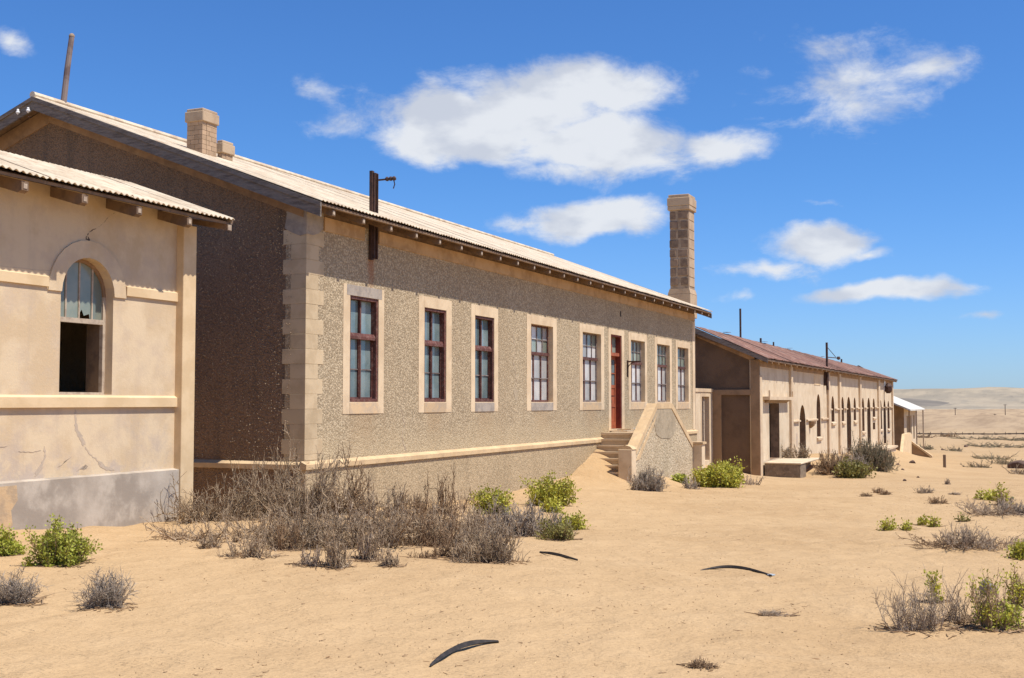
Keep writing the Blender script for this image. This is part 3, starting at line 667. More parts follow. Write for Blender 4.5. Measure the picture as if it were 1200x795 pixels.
for (yc, zc_, r_, mt_) in ((26.9, .2, .16, 'patch_grey'), (30.5, 1.5, .12, 'patch_grey'), (39.9, -.5, .16, 'patch_grey')):
    pg = [(yc + r_ * rnd.uniform(.6, 1.3) * math.cos(t_), zc_ + r_ * rnd.uniform(.6, 1.2) * math.sin(t_)) for t_ in [6.283 * i_ / 13 for i_ in range(13)]]
    MB().prism(pg, 'x', XF - .01, XF + .0035).build('bare_patch', mt_, main)
# iron lamp bracket
m = MB(); y = 35.73
m.box(XF, XF + .035, y - .03, y + .03, .78, 1.30).bar((XF + .01, y, 1.26), (XF + .45, y, 1.26), .045).tube([(XF + .02, y, .98), (XF + .05, y, 1.12), (XF + .14, y, 1.21), (XF + .26, y, 1.245)], .015, 6)
m.build('lamp_bracket', 'iron', main)
# rear chimneys on the front slope
def roof_hit(px, py):
    d_ = ray(px, py)  # z = EZ + SL*(-10.92-x)
    t = (EZ - SL * 10.92) / (d_[2] + SL * d_[0]); return Vector((d_[0] * t, d_[1] * t, d_[2] * t))
def roof_chimney(px, pyb, pyt, pxl, pxr, name, label):
    c0 = roof_hit(px, pyb); x1, y1 = c0.x, c0.y
    zt = onX(px, pyt, x1)[2]; yr = onX(pxr, pyt, x1)[1]; x0 = onY(pxl, pyt, y1)[0]
    o = thing_part = MB().box(x0 + .03, x1 - .03, y1 + .03, yr - .03, c0.z - .9, zt - .01).build(name, 'mortar', main, bevel=.01)
    if label: o['label'] = label
    z = c0.z - .25; i = 0
    hh = .092
    while z < zt - .26:
        for (u0, u1, v0, v1, ax) in ((x0, x1, y1, y1 + .12, 'x'), (x1 - .12, x1, y1 + .121, yr, 'y')):
            ln = (u1 - u0) if ax == 'x' else (v1 - v0); nb = max(2, int(round(ln / .24))); sh = .5 / nb if i % 2 else 0
            cuts = sorted(set([0, 1] + [min(1, max(0, (j / nb) + sh)) for j in range(0, nb + 1)]))
            for p, q in zip(cuts[:-1], cuts[1:]):
                if q - p < .02: continue
                e = rnd.uniform(0, .005)
                if ax == 'x': MB().box(u0 + ln * p + .003, u0 + ln * q - .003, v0 - e, v1, z + .003, z + hh - .003).build('brick', 'brick', o)
                else: MB().box(u0, u1 + e, v0 + ln * p + .003, v0 + ln * q - .003, z + .003, z + hh - .003).build('brick', 'brick', o)
        z += hh; i += 1
    MB().box(x0 - .035, x1 + .035, y1 - .035, yr + .035, zt - .26, zt - .06).box(x0 - .01, x1 + .01, y1 - .01, yr + .01, zt - .059, zt).build('chimney_head', 'chimney', o, bevel=.012)
    return o
roof_chimney(237, 181, 126, 219.5, 254.5, 'chimney', 'taller plain tan chimney nearest the gable')
roof_chimney(260.5, 187, 164, 255, 273, 'chimney', 'short tan chimney behind the taller one')
# iron rail mast through the eaves (a thing of its own)
mast = thing('iron_rail_mast', 'pair of dark rusty iron rails rising through the eaves above the first window', 'mast', (XF + .06, 19.84, 2.71))
for y in (19.77, 19.90):
    MB().box(XF + .015, XF + .075, y - .042, y + .042, 2.71 if y < 19.8 else 2.74, 4.42 if y < 19.8 else 4.40).box(XF + .076, XF + .11, y - .012, y + .012, 2.73, 4.38).build('rail', 'iron', mast)
m = MB().bar((XF + .06, 19.94, 4.27), (XF + .42, 20.02, 4.29), .03)
for t in (.25, .33, .4): m.lathe((XF + t, 20.0, 4.25), [(.02, 0), (.045, .02), (.045, .05), (.02, .08)], 8)
m.tube([(XF + .38, 20.02, 4.27), (XF + .40, 20.03, 4.18), (XF + .37, 20.03, 4.10)], .012, 5)
m.build('bracket', 'iron', mast)
pl = thing('roof_pole', 'leaning weathered metal pole at the gable peak of the long house', 'pole', (-17.4, 17.9, 5.8))
MB().tube([(-17.42, 17.9, 5.5), (-17.36, 17.97, 6.6), (-17.31, 18.02, 7.25)], [.062, .058, .054], 10).build('shaft', 'pole', pl)
MB().lathe((-17.31, 18.02, 7.25), [(.058, 0), (.056, .03), (.035, .06), (.012, .07)], 10).build('cap', 'mortar', pl)

# tall block chimney at the far gable
ch = MB().box(-12.42, -11.70, 44.0, 44.86, -3.2, 7.45).build('tall_chimney', 'mortar', main)
ch['label'] = 'tall slender block chimney stack at the far gable'
MB().box(-12.52, -11.63, 43.975, 44.94, 3.2, 4.10).build('chimney_shoulder', 'chimney', ch, bevel=.02)
MB().prism([(-12.52, 4.101), (-11.63, 4.101), (-11.69, 4.30), (-12.44, 4.30)], 'y', 43.977, 44.93).build('chimney_slope', 'chimney', ch)
z = 4.38; i = 0
while z < 7.28:
    for (xa, xb_) in (((-12.45, -12.09), (-12.03, -11.70)) if i % 2 == 0 else ((-12.45, -12.19), (-12.13, -11.70))):
        e = rnd.uniform(.01, .04)
        MB().box(xa + rnd.uniform(.01, .03), xb_ - rnd.uniform(.0, .03), 44.0 - e, 44.2, z + .035, z + .33).build('block', 'block', ch, bevel=.02)
    MB().box(-11.78, -11.685, 44.06, 44.82, z + .012, z + .35).build('side_block', 'chimney', ch, bevel=.008)
    z += .362; i += 1
MB().box(-12.50, -11.63, 43.93, 44.93, 7.3, 7.46).box(-12.51, -11.62, 43.92, 44.94, 7.461, 7.78).box(-12.47, -11.66, 43.96, 44.9, 7.781, 7.90).build('chimney_head', 'chimney', ch, bevel=.02)

# ================================================================== PORCH STAIR
porch = thing('stair_porch', 'double flight of entrance steps behind a peaked pebbledashed parapet', 'steps', (-10.9, 34.6, -2.5))
MB().prism([(31.42, -4.2), (37.86, -4.2), (37.86, -1.45), (35.36, -.14), (33.85, -.14), (31.75, -1.42), (31.42, -1.42)], 'x', -10.25, -9.985).build('parapet', 'parapet_dash', porch)
def coping(p, q, wx0, wx1, th, name='coping', mat='ledge'):
    (ya, za), (yb, zb) = p, q; d_ = math.hypot(yb - ya, zb - za); ny, nz_ = -(zb - za) / d_ * th, (yb - ya) / d_ * th
    return MB().prism([(ya, za), (yb, zb), (yb + ny, zb + nz_), (ya + ny, za + nz_)], 'x', wx0, wx1).build(name, mat, porch)
MB().prism([(31.75, -1.46), (33.82, -.20), (35.39, -.20), (37.88, -1.50), (37.88, -1.33), (35.43, -.04), (33.78, -.04), (31.75, -1.30)], 'x', -10.265, -9.965).build('coping', 'ledge', porch)
MB().prism([(31.76, -1.62), (33.86, -.32), (33.5, -.66), (32.55, -1.26), (32.1, -1.60)], 'x', -10.0, -9.972).build('bare_plaster_patch', 'ledge', porch)
MB().prism([(33.2, -.40), (33.9, -.21), (35.34, -.21), (35.7, -.42), (35.9, -.8), (35.55, -1.02), (35.1, -1.10), (34.2, -1.06), (33.75, -.95), (33.6, -.7)], 'x', -10.0, -9.974).build('grey_patch', 'patch_grey', porch)
MB().box(-10.36, -9.97, 31.36, 31.75, -4.2, -1.30).build('near_pillar', 'trim', porch, bevel=.01)
MB().prism([(-10.38, -1.299), (-9.95, -1.299), (-10.02, -1.22), (-10.165, -1.18), (-10.31, -1.22)], 'y', 31.37, 31.74).build('pillar_cap', 'ledge', porch)
MB().box(-10.2, -9.68, 37.88, 38.28, -4.2, -1.36).build('far_pillar', 'trim', porch, bevel=.01)
MB().box(-10.24, -9.64, 37.84, 38.32, -1.359, -1.29).build('pillar_cap', 'ledge', porch)
MB().box(XF + .001, -10.301, 33.25, 35.95, -4, -.90).build('landing', 'concrete', porch)
for i in range(9):
    zt = -.90 - .172 * (i + 1)
    for sgn, ys_ in ((-1, 33.25), (1, 35.95)):
        a = ys_ + sgn * .30 * i; b = ys_ + sgn * .30 * (i + 1)
        MB().box(XF + .072 if True else 0, -10.301, min(a, b) + .0005, max(a, b) - .0005, -4, zt).build('step', 'concrete', porch, bevel=.008)
        MB().box(XF + .075, -10.303, (b if sgn > 0 else b - .02), (b + .02 if sgn > 0 else b), zt - .05, zt + .004).build('nosing', 'trim', porch)
MB().box(XF + .001, -10.303, 33.225, 33.249, -.96, -.896).build('nosing', 'trim', porch)
# rubble slabs on the top landing
for i, (x, y, a, l_, c_) in enumerate(((-11.3, 34.15, .5, .55, 0), (-11.2, 34.6, 1.0, .5, 1), (-11.05, 34.3, -.3, .4, 2), (-10.9, 34.9, .9, .35, 3))):
    v = Vector((math.cos(a), math.sin(a), .04 * (i - 1))); p = Vector((x, y, -.86 + .02 * i))
    o = MB().bar(p - v * l_ / 2, p + v * l_ / 2, .16, .035).build('broken_board', 'curtain' if i % 2 else 'trim', None, loc=tuple(p))
    props(o, ['broken pale board leaning at the foot of the red door', 'white board lying across the door threshold', 'short cream board on the top step', 'small pale board near the parapet on the landing'][i], 'board', 'broken boards on the doorstep')

# ================================================================== LEFT BUILDING
lb = thing('left_house', 'cream plastered house with an arched broken window and grey plinth at the left edge', 'house', (XF, 14.6, gz(XF + .4, 14.6)))
LY0, LY1 = 4.5, 14.42; LW = (11.87, 12.84, .10, 1.92)
LW2 = (7.3, 8.27, .10, 1.92)
wall_x(rect(LY0, LY1, -3.2, 2.78), [arch(*LW), arch(*LW2)], XF, XF - .40).build('front_wall', 'left', lb)
lgp = [(XF - .401, -3.2), (XF - .401, 2.78), (-12.9, 3.27), (-17.9, 2.2), (-17.9, -3.2)]
MB().prism(lgp, 'y', LY1 - .4, LY1).build('side_wall', 'left', lb)
MB().prism(lgp, 'y', LY0, LY0 + .4).build('side_wall', 'left', lb)
MB().box(-18.2, -17.9, LY0, LY1, -3.2, 2.2).build('back_wall', 'left', lb)
MB().box(-17.85, XF - .41, LY0 + .41, LY1 - .41, -1.1, -1.0).build('floor', 'dark', lb)
# interior partition makes the room behind the window dark
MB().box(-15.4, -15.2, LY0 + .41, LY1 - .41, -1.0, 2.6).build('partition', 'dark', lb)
MB().box(XF - .01, XF + .13, 14.155, LY1 + .03, -3.2, 2.62).build('corner_pilaster', 'left_trim', lb, bevel=.008)
for a, b in ((LY0, LW2[0] - .236), (LW2[1] + .236, LW[0] - .236), (LW[1] + .236, 14.154)):
    MB().prism([(XF - .01, 1.475), (XF + .032, 1.475), (XF + .032, 1.60), (XF - .01, 1.62)], 'y', a, b).build('impost_band', 'left_trim', lb)
MB().prism([(XF - .01, -.075), (XF + .05, -.07), (XF + .05, .06), (XF - .01, .095)], 'y', LY0, 14.154).build('sill_band', 'left_trim', lb)
MB().prism([(XF - .01, -3.3), (XF + .10, -3.3), (XF + .10, -.985), (XF - .01, -.965)], 'y', 10.72, 14.154).build('plinth', 'left_plinth', lb)
MB().prism([(XF - .01, -3.3), (XF + .098, -3.3), (XF + .098, -1.0), (XF - .01, -.957)], 'y', LY0, 10.7195).build('plinth', 'patch', lb)
MB().prism([(10.72, -1.02), (11.1, -1.02), (11.12, -1.2), (11.02, -1.32), (11.05, -1.5), (10.9, -1.62), (10.72, -1.7)], 'x', XF + .099, XF + .104).build('bare_patch', 'patch', lb)
# hood mould and arched window
def arch_ring(yc, zc, r0, r1, x0, x1, z0=None, n=14):
    pts = [(yc + r1 * math.cos(t), zc + r1 * math.sin(t)) for t in [math.pi * i / n for i in range(n + 1)]]
    pin = [(yc + r0 * math.cos(t), zc + r0 * math.sin(t)) for t in [math.pi * i / n for i in range(n + 1)]]
    m = MB()
    vs = []
    for x in (x0, x1): vs += [(x, p[0], p[1]) for p in pts] + [(x, p[0], p[1]) for p in pin]
    k_ = n + 1; fs = []
    for i in range(n):
        fs += [(i, i + 1, k_ + i + 1, k_ + i), (2*k_ + i, 3*k_ + i, 3*k_ + i + 1, 2*k_ + i + 1), (i, 2*k_ + i, 2*k_ + i + 1, i + 1), (k_ + i, k_ + i + 1, 3*k_ + i + 1, 3*k_ + i)]
    for e in (0, n): fs.append((e, k_ + e, 3*k_ + e, 2*k_ + e))
    return m.add(vs, fs)
for (a, b, c, d) in (LW, LW2):
    r = (b - a) / 2; yc = (a + b) / 2; zc = d - r
    arch_ring(yc, zc, r + .002, r + .235, XF - .01, XF + .022).build('hood_mould', 'left', lb)
    xo, xi = XF - .13, XF - .19
    wn = bars(xi, xo, [(a, a + .05, c, zc), (b - .05, b, c, zc), (a + .05, b - .05, 1.055, 1.12)]).build('window', 'rafter_end', lb)
    arch_ring(yc, zc, r - .05, r + .003, xi, xo).build('arch_frame', 'timber', wn)
    MB().box(xi + .01, xo + .01, a + .02, b - .02, c, c + .03).build('bottom_rail', 'rafter_end', wn)
    MB().box(XF - .42, xi - .001, b - .045, b + .002, c, zc).build('dark_reveal_strip', 'rafter', wn)  # dark strip over the inner reveal, shade of the opening put into its colour
    for i in range(1, 4):
        y = a + (b - a) * i / 4; h_ = zc + math.sqrt(max(0, (r - .04) ** 2 - (y - yc) ** 2))
        MB().box(xi + .02, xo - .015, y - .012, y + .012, 1.12, h_).build('glazing_bar', 'rafter_end', wn)
    for i in range(4):
        p, q = a + .05 + (b - a - .1) * i / 4, a + .05 + (b - a - .1) * (i + 1) / 4
        top = [(q_, zc + math.sqrt(max(.0001, (r - .03) ** 2 - (q_ - yc) ** 2))) for q_ in np.linspace(q, p, 5)]
        hole = []
        poly = [(p + .001, 1.10), (q - .001, 1.10)] + [(t_[0], t_[1]) for t_ in top]
        if i == 2 and a == LW[0]: poly = [(p + .001, 1.17), (p + .06, 1.24), (p + .1, 1.16), (q - .02, 1.19), (q - .001, 1.10)] + top
        MB().prism(poly, 'x', xi + .028, xi + .032).build('pane', 'glass_green', wn)
# roof of the left house: sheets, rafters
LE = (-10.92, 2.74); LR = (-12.9, 3.44)
yy = LY0 - .3; i = 0
while yy < 14.75:
    y2 = min(yy + .76, 14.77)
    corrugated(yy, y2 - .004, LE, LR, wave=.105, amp=.013, dz=rnd.uniform(-.004, .006), twist=rnd.uniform(-.02, .02), per=8).build('roof_sheet', 'roof', lb, fix=False)
    yy = y2
corrugated(LY0 - .3, 14.77, (-18.3, 2.3), LR, per=4).build('back_roof', 'roof', lb)
MB().prism([(-10.98, 2.70), (-12.9, 3.40), (-18.2, 2.25), (-18.2, 2.20), (-12.9, 3.34), (-10.98, 2.66)], 'y', LY0 - .2, 14.70).build('roof_boards', 'rafter', lb)
MB().bar((-10.95, 14.745, 2.71), (-12.9, 14.745, 3.40), .03, .09).build('verge_board', 'rafter_end', lb)
for px in (-60, 29, 99.5, 163.5, 222.5):
    y = onX(px, 240, -10.97)[1]
    o = MB().prism([(XF - .2, 2.70), (XF - .2, 2.82), (-10.97, 2.64), (-10.97, 2.53), (-11.03, 2.50)], 'y', y - .055, y + .055).build('rafter', 'rafter', lb)
    MB().box(-10.969, -10.963, y - .028, y + .028, 2.55, 2.61).build('end_grain', 'rafter_end', o)
o = MB().prism([(XF - .2, 2.72), (XF - .2, 2.80), (-10.96, 2.66), (-10.96, 2.57)], 'y', 14.64, 14.74).build('rafter', 'rafter', lb)
MB().box(-10.959, -10.953, 14.65, 14.73, 2.575, 2.655).build('end_grain', 'rafter_end', o)
# cracks and scars in the plaster
CRK = [0]
def crack(pts, wd, name, mat, parent, x=XF + .002):
    CRK[0] += 1; x = XF + .0008 + .0003 * CRK[0]
    W0 = [wd[i] if isinstance(wd, list) else wd for i in range(len(pts))]; pp, W2 = [], []
    for i in range(len(pts) - 1):
        for j in range(5):
            t_ = j / 5; e = .9 if j else 0
            pp.append((pts[i][0] * (1 - t_) + pts[i + 1][0] * t_ + rnd.uniform(-e, e), pts[i][1] * (1 - t_) + pts[i + 1][1] * t_ + rnd.uniform(-e, e) * .6)); W2.append((W0[i] * (1 - t_) + W0[i + 1] * t_) * rnd.uniform(.45, 1.1))
    pp.append(pts[-1]); W2.append(.004); W2[0] = .004
    P = [onX(px, py, x) for px, py in pp]; m = MB(); n = len(P)
    up = [(x, p[1] + W2[i] * .5, p[2] + W2[i] * .35) for i, p in enumerate(P)]; dn = [(x, p[1] - W2[i] * .5, p[2] - W2[i] * .35) for i, p in enumerate(P)]
    m.v = up + dn + [(x - .01, a_[1], a_[2]) for a_ in up] + [(x - .01, a_[1], a_[2]) for a_ in dn]
    for i in range(n - 1): m.f += [(i, i + 1, n + i + 1, n + i), (i, 2*n + i, 2*n + i + 1, i + 1), (n + i, n + i + 1, 3*n + i + 1, 3*n + i)]
    return m.build(name, mat, parent)
crack([(135,249),(128,254),(121,262),(113,268),(106,271),(101,279),(105,284)], [.014,.02,.02,.022,.034,.03,.02], 'crack', 'crack', lb)
crack([(103,277),(105,284),(106,289)], [.01,.03,.02], 'crack', 'crack', lb)
crack([(64,315),(60,317),(48,317),(0,311.5)], .010, 'crack', 'scar', lb)
crack([(88,480),(89,495),(91,506),(97,516),(100,522)], [.02,.04,.06,.05,.03], 'plaster_scar', 'scar', lb)
crack([(91,506),(95,514),(98,523)], [.04,.07,.04], 'plaster_scar', 'scar', lb)
crack([(100,524),(106,533),(113,538),(118,546)], .02, 'crack', 'scar', lb)
crack([(52,523),(53,535),(47,547),(45,556)], [.02,.04,.12,.16], 'plaster_scar', 'scar', lb)
crack([(84,535),(76,541),(68,548)], [.03,.05,.03], 'plaster_scar', 'scar', lb)
crack([(115,540),(122,548),(134,551)], [.03,.08,.05], 'plaster_scar', 'scar', lb)
crack([(92,550),(98,547),(102,549)], [.06,.12,.06], 'plaster_scar', 'scar', lb)
crack([(22,529),(36,530),(48,528)], .012, 'crack', 'scar', lb)
crack([(0,524),(8,523)], .02, 'crack', 'scar', lb)
crack([(533, 342), (531, 352), (534, 363), (532, 372)], .014, 'crack', 'scar', main)
crack([(600, 392), (604, 408), (601, 425), (606, 447), (603, 462)], .014, 'crack', 'scar', main)
crack([(470, 478), (474, 495), (471, 512), (476, 530)], .014, 'crack', 'scar', main)
# ================================================================== YARD WALL between the houses
yw = thing('yard_wall', 'low cream yard wall with a narrow doorway joining the two long houses', 'wall', (-13.7, 50, -3.0))
wall_x(rect(44.0, 55.78, -4.2, .46), [rect(53.6, 55.0, -2.7, .27)], -13.7, -14.0).build('wall', 'b2', yw)
MB().box(-14.02, -13.66, 44.0, 55.77, .461, .62).build('coping', 'b2_trim', yw)
MB().box(-13.98, -13.69, 53.45, 53.62, -2.75, .40).box(-13.98, -13.69, 54.98, 55.12, -2.75, .40).box(-13.98, -13.688, 53.621, 54.979, .25, .40).build('doorway', 'b2_trim', yw)
MB().box(-13.92, -13.86, 53.63, 54.25, -2.9, .24).build('door_leaf', 'brown', yw)
MB().box(-13.88, -13.80, 54.35, 54.52, -2.9, .24).build('door_post', 'rafter_end', yw)
MB().box(-14.6, -14.2, 53.0, 56.0, -2.9, .4).build('lobby_wall', 'brown', yw)

# ================================================================== SECOND BUILDING
b2 = thing('arcaded_house', 'long cream house with narrow arched windows and rusty red roof beyond the porch', 'house', (XF, 55.75, -3.5))
B0, B1 = 55.75, 114.9
rects = [(57.99, 60.53, -2.79, -.06)]
arches = [(66.3, 68.25, -3.2, -.16), (72.1, 73.5, -2.06, .47), (77.85, 79.15, -1.26, .38), (82.3, 83.55, -1.30, .35), (84.85, 87.0, -3.45, .37), (88.4, 89.7, -1.32, .33),
          (92.95, 94.5, -2.20, .32), (96.2, 98.35, -3.3, .34), (99.8, 101.5, -1.21, .31), (104.7, 106.4, -2.3, .15), (107.6, 109.5, -3.6, .21), (110.7, 112.5, -2.38, .10)]
hl = [rect(*r) for r in rects] + [arch(*a, n=10, h=(a[1] - a[0]) * .62) for a in arches] + [rect(99.8, 101.4, -2.22, -1.66)]
w_ = wall_x(rect(B0, B1, -6, 2.0), hl, XF, XF - .45); line_openings(w_.build('front_wall', ['b2', 'reveal'], b2), w_.side)
g2 = [(XF - .451, -6), (XF - .451, 2.0), (-14.4, 3.40), (-19.5, 1.2), (-19.5, -6)]
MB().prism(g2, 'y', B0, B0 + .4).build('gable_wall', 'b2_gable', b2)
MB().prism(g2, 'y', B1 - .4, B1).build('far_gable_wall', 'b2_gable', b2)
MB().box(-19.9, -19.5, B0, B1, -6, 1.2).build('back_wall', 'b2', b2)
MB().box(-19.4, XF - .46, B0 + .41, B1 - .41, -3.6, -3.5).build('floor', 'dark', b2)
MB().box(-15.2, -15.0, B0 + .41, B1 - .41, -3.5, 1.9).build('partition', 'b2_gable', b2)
# gable band, piers and recess
MB().box(-19.4, XF - .385, B0 - .118, B0 - .001, .33, .58).build('gable_beam', 'brown', b2)
MB().box(-13.72, -13.28, B0 - .11, B0 - .001, -4, .329).build('gable_pier', 'brown', b2)
MB().box(XF - .38, XF + .03, B0 - .12, B0 + .05, -6, 1.96).build('corner_pier', 'brown', b2)
MB().box(XF + .0305, XF + .06, B0 - .115, B0 + .34, -6, 1.25).build('corner_strip', 'b2_trim', b2)
for (a, b, zt) in ((63.25, 63.75, 1.93), (76.0, 76.6, 1.93), (80.75, 81.45, 1.93), (91.2, 92.0, 1.93), (103.1, 104.2, 1.93), (114.2, 114.88, 1.93)):
    MB().box(XF - .01, XF + .14, a, b, -6, zt).build('pilaster', 'b2_trim', b2, bevel=.01)
for (a, b, zc_) in ((63.76, 66.1, -1.04), (68.4, 71.9, -1.04), (73.7, 75.99, -1.04), (76.61, 77.7, -.48), (79.3, 80.74, -.48), (81.46, 82.15, -.48), (83.7, 84.7, -.48), (87.15, 88.3, -.48), (89.85, 91.19, -.48), (92.01, 92.8, -.48), (94.65, 96.0, -.48), (98.5, 99.7, -.48), (101.6, 103.09, -.48), (104.21, 104.6, -.48), (106.5, 107.5, -.48), (109.6, 110.6, -.48), (112.6, 114.19, -.48)):
    MB().prism([(XF - .01, zc_ - .06), (XF + .12, zc_ - .03), (XF + .12, zc_ + .05), (XF - .01, zc_ + .07)], 'y', a, b).build('impost_moulding', 'b2_trim', b2)
for (a, b, c, d) in arches:
    if c > -2.5:
        MB().prism([(XF - .01, c - .28), (XF + .12, c - .20), (XF + .12, c - .08), (XF - .01, c - .02)], 'y', a - .15, b + .15).build('sill', 'b2_trim', b2)
        MB().box(XF - .30, XF - .25, a, b, c, d).build('shutter', 'reveal', b2)
MB().box(XF - .001, XF + .34, 56.5, 62.8, .10, .26).box(XF + .28, XF + .34, 56.5, 56.75, .261, .55).box(XF + .28, XF + .34, 62.55, 62.8, .261, .55).build('door_hood', 'b2_trim', b2)
MB().prism([(XF, -.05), (XF + .26, .099), (XF, .099)], 'y', 56.9, 62.4).build('hood_bracket', 'brown', b2)
MB().lathe((XF + .05, 69.6, -1.5), [(.03, 0), (.22, .15), (.3, .38)], 10).build('wall_basin', 'brown', b2)
for (y, z_, h_, w_) in ((65.2, -2.4, .7, .45), (74.9, -1.6, .3, .5)):
    MB().box(XF - .01, XF + .004, y, y + w_, z_, z_ + h_).build('stained_patch', 'scar', b2)
MB().box(XF - .01, XF + .02, 71.3, 73.6, 1.0, 1.75).build('patched_plaster', 'left_trim', b2)
# roof
R2 = (-14.43, 3.55)
def rz2(y): return 3.57 - .30 * (y - 55.4) / 60
yy = 55.30; i = 0
while yy < 115.3:
    y2 = min(yy + .95, 115.4)
    corrugated(yy, y2 - .01, (-11.0, 2.03), (-14.43, rz2(yy)), wave=.24, amp=.022, dz=rnd.uniform(-.01, .02) + (i % 2) * .008, twist=rnd.uniform(-.03, .03), per=4, nseg=1).build('roof_sheet', 'rust', b2, fix=False)
    yy = y2; i += 1
corrugated(55.3, 115.4, (-20.2, 1.2), (-14.43, 3.25), wave=.24, amp=.02, per=3, nseg=1).build('back_roof', 'rust', b2)
MB().prism([(-11.05, 1.90), (-11.05, 1.99), (-14.43, 3.23), (-20.1, 1.15), (-20.1, 1.05), (-14.43, 3.13)], 'y', 55.45, 115.3).build('roof_boards', 'rafter', b2)
sl2 = (3.57 - 2.03) / 3.43
MB().prism([(-11.0, 1.80), (-11.0, 2.0), (-14.43, 3.52), (-14.43, 3.26)], 'y', 55.28, 55.33).build('barge_board', 'barge', b2)
MB().prism([(XF - .2, 1.86), (XF - .2, 2.1), (-14.43, 3.32), (-14.43, 3.08)], 'y', B0 - .06, B0 - .001).build('gable_band', 'timber', b2)
for i in range(36):
    y = 56.6 + i * 1.66
    if y > 115: break
    MB().prism([(XF - .1, 1.9), (XF - .1, 2.05), (-11.05, 1.93), (-11.05, 1.80)], 'y', y - .06, y + .06).build('rafter', 'timber', b2)
MB().box(XF - .01, XF + .03, B0 + .1, B1, 1.66, 1.9).build('eaves_board', 'timber', b2)
for a in (60.5, 70.1, 78.3, 92): # lifted and missing ridge pieces
    MB().bar((-14.2, a, rz2(a) + .03), (-14.35, a + 1.5, rz2(a) + .10), .22, .02).build('loose_sheet', 'rust', b2)
# masts on the second house
def pole_thing(px, pyb, pyt, X, rad, label, arms=()):
    p = onX(px, pyb, X); q = onX(px, pyt, X)
    t = thing('roof_mast', label, 'mast', (X, p[1], p[2]))
    MB().tube([(X, p[1], p[2] - .35), (X, p[1], q[2])], rad, 8).build('shaft', 'iron', t)
    for (dz, l_) in arms:
        MB().bar((X, p[1], q[2] - dz), (X + .25, p[1] + l_, q[2] - dz + .02), .04).lathe((X + .25, p[1] + l_, q[2] - dz), [(.03, -.05), (.08, 0), (.05, .1)], 8).build('cross_arm', 'iron', t)
    return t
pole_thing(867.8, 393, 362, -14.3, .055, 'thin dark iron mast near the gable end of the rusty roof')
pole_thing(891.5, 401, 396.5, -14.3, .06, 'short dark stub on the rusty ridge, nearer one')
pole_thing(906.5, 405, 401, -14.3, .05, 'short dark stub on the rusty ridge, farther one')
pole_thing(986.2, 427.5, 421, -14.3, .07, 'tiny mast on the rusty ridge behind the arched windows')
t = thing('roof_mast', 'iron mast with side arm rising through the eaves of the arcaded house', 'mast', (XF + .1, 75.2, 1.0))
for y in (75.0, 75.95):
    MB().box(XF + .02, XF + .14, y - .11, y + .11, 1.0 if y < 75.5 else .75, 1.95).build('rail', 'iron', t)
MB().tube([(XF + .2, 75.0, 1.0), (XF + .2, 75.0, 3.65)], .07, 8).build('shaft', 'iron', t)
MB().bar((XF + .2, 75.0, 2.75), (XF + .75, 76.3, 2.72), .05).bar((XF + .2, 75.0, 3.4), (XF + .6, 75.9, 2.78), .025).lathe((XF + .72, 76.25, 2.62), [(.05, 0), (.12, .08), (.08, .2)], 8).build('cross_arm', 'iron', t)
t = thing('wall_lantern', 'dark wall lantern on a white bracket under the far eaves', 'lantern', (XF, 108.8, .9))
MB().box(XF, XF + .06, 108.2, 109.0, .9, 1.9).build('back_board', 'porcelain', t)
MB().lathe((XF + .35, 108.4, .75), [(.15, 0), (.32, .2), (.36, .6), (.2, .75), (.05, .9)], 8).build('lamp_head', 'iron', t)
MB().bar((XF, 108.4, 1.55), (XF + .4, 108.4, 1.6), .06).build('bracket', 'iron', t)

# platform by the second house
pf = thing('stone_platform', 'low dark stone platform under the hooded doorway of the arcaded house', 'platform', (-10.6, 57, -3.5))
MB().box(XF + .07, -9.76, 56.4, 57.9, -4.3, -2.9).build('body', 'platform', pf, bevel=.02)
MB().box(XF + .07, -9.72, 56.36, 62.0, -2.899, -2.82).build('slab', 'b2', pf, bevel=.02)
MB().box(XF + .07, -10.2, 57.91, 61.9, -4.3, -2.9).build('rear_body', 'platform', pf)
p = at(836, 545)
o = MB().box(p.x - .28, p.x + .22, p.y - .2, p.y + .25, p.z - .1, p.z + .30).build('stone_block', 'b2_trim', None, bevel=.03, loc=tuple(p)); props(o, 'cream stone block in front of the yard doorway', 'block')

# ================================================================== THIRD BUILDING and its stair walls
b3 = thing('white_roofed_house', 'small brown house with a white lean-to roof at the far end of the row', 'house', (-11.2, 124, -5.3))
MB().prism([(-17, -7), (-11.15, -7), (-11.15, -.62), (-14.6, .9), (-17, .75)], 'y', 122.0, 122.4).build('end_wall', 'brown', b3)
yA = onX(1062.5, 500, -11.15)[1]
wall_x(rect(122.4, 135.5, -7, -.5), [rect(124.9, 127.0, -3.9, -1.4), rect(128.6, 130.4, -6, -1.4), rect(132.2, 133.9, -3.9, -1.4)], -11.15, -11.5).build('front_wall', 'b2', b3)
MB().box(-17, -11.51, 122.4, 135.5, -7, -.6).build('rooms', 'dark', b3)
MB().prism([(-10.25, -.85), (-10.25, -.72), (-14.6, 1.15), (-18, 1.0), (-18, .8), (-14.6, .95)], 'y', 119.0, 136.2).build('roof', 'white_roof', b3)
for y in (119.6, 127.6, 135.9): MB().box(-10.5, -10.38, y - .06, y + .06, -6.2, -.8).build('veranda_post', 'rafter_end' if y > 121 else 'brown', b3)
wl = thing('stair_parapet', 'pale upright stair parapet with a slanted edge near the far house', 'parapet', (-9.6, 105, -5))
ya, yb, yc = onX(1057.5, 530, -9.6)[1], onX(1069, 530, -9.6)[1], onX(1060.5, 510, -9.6)[1]
zt = onX(1064, 508, -9.6)[2]
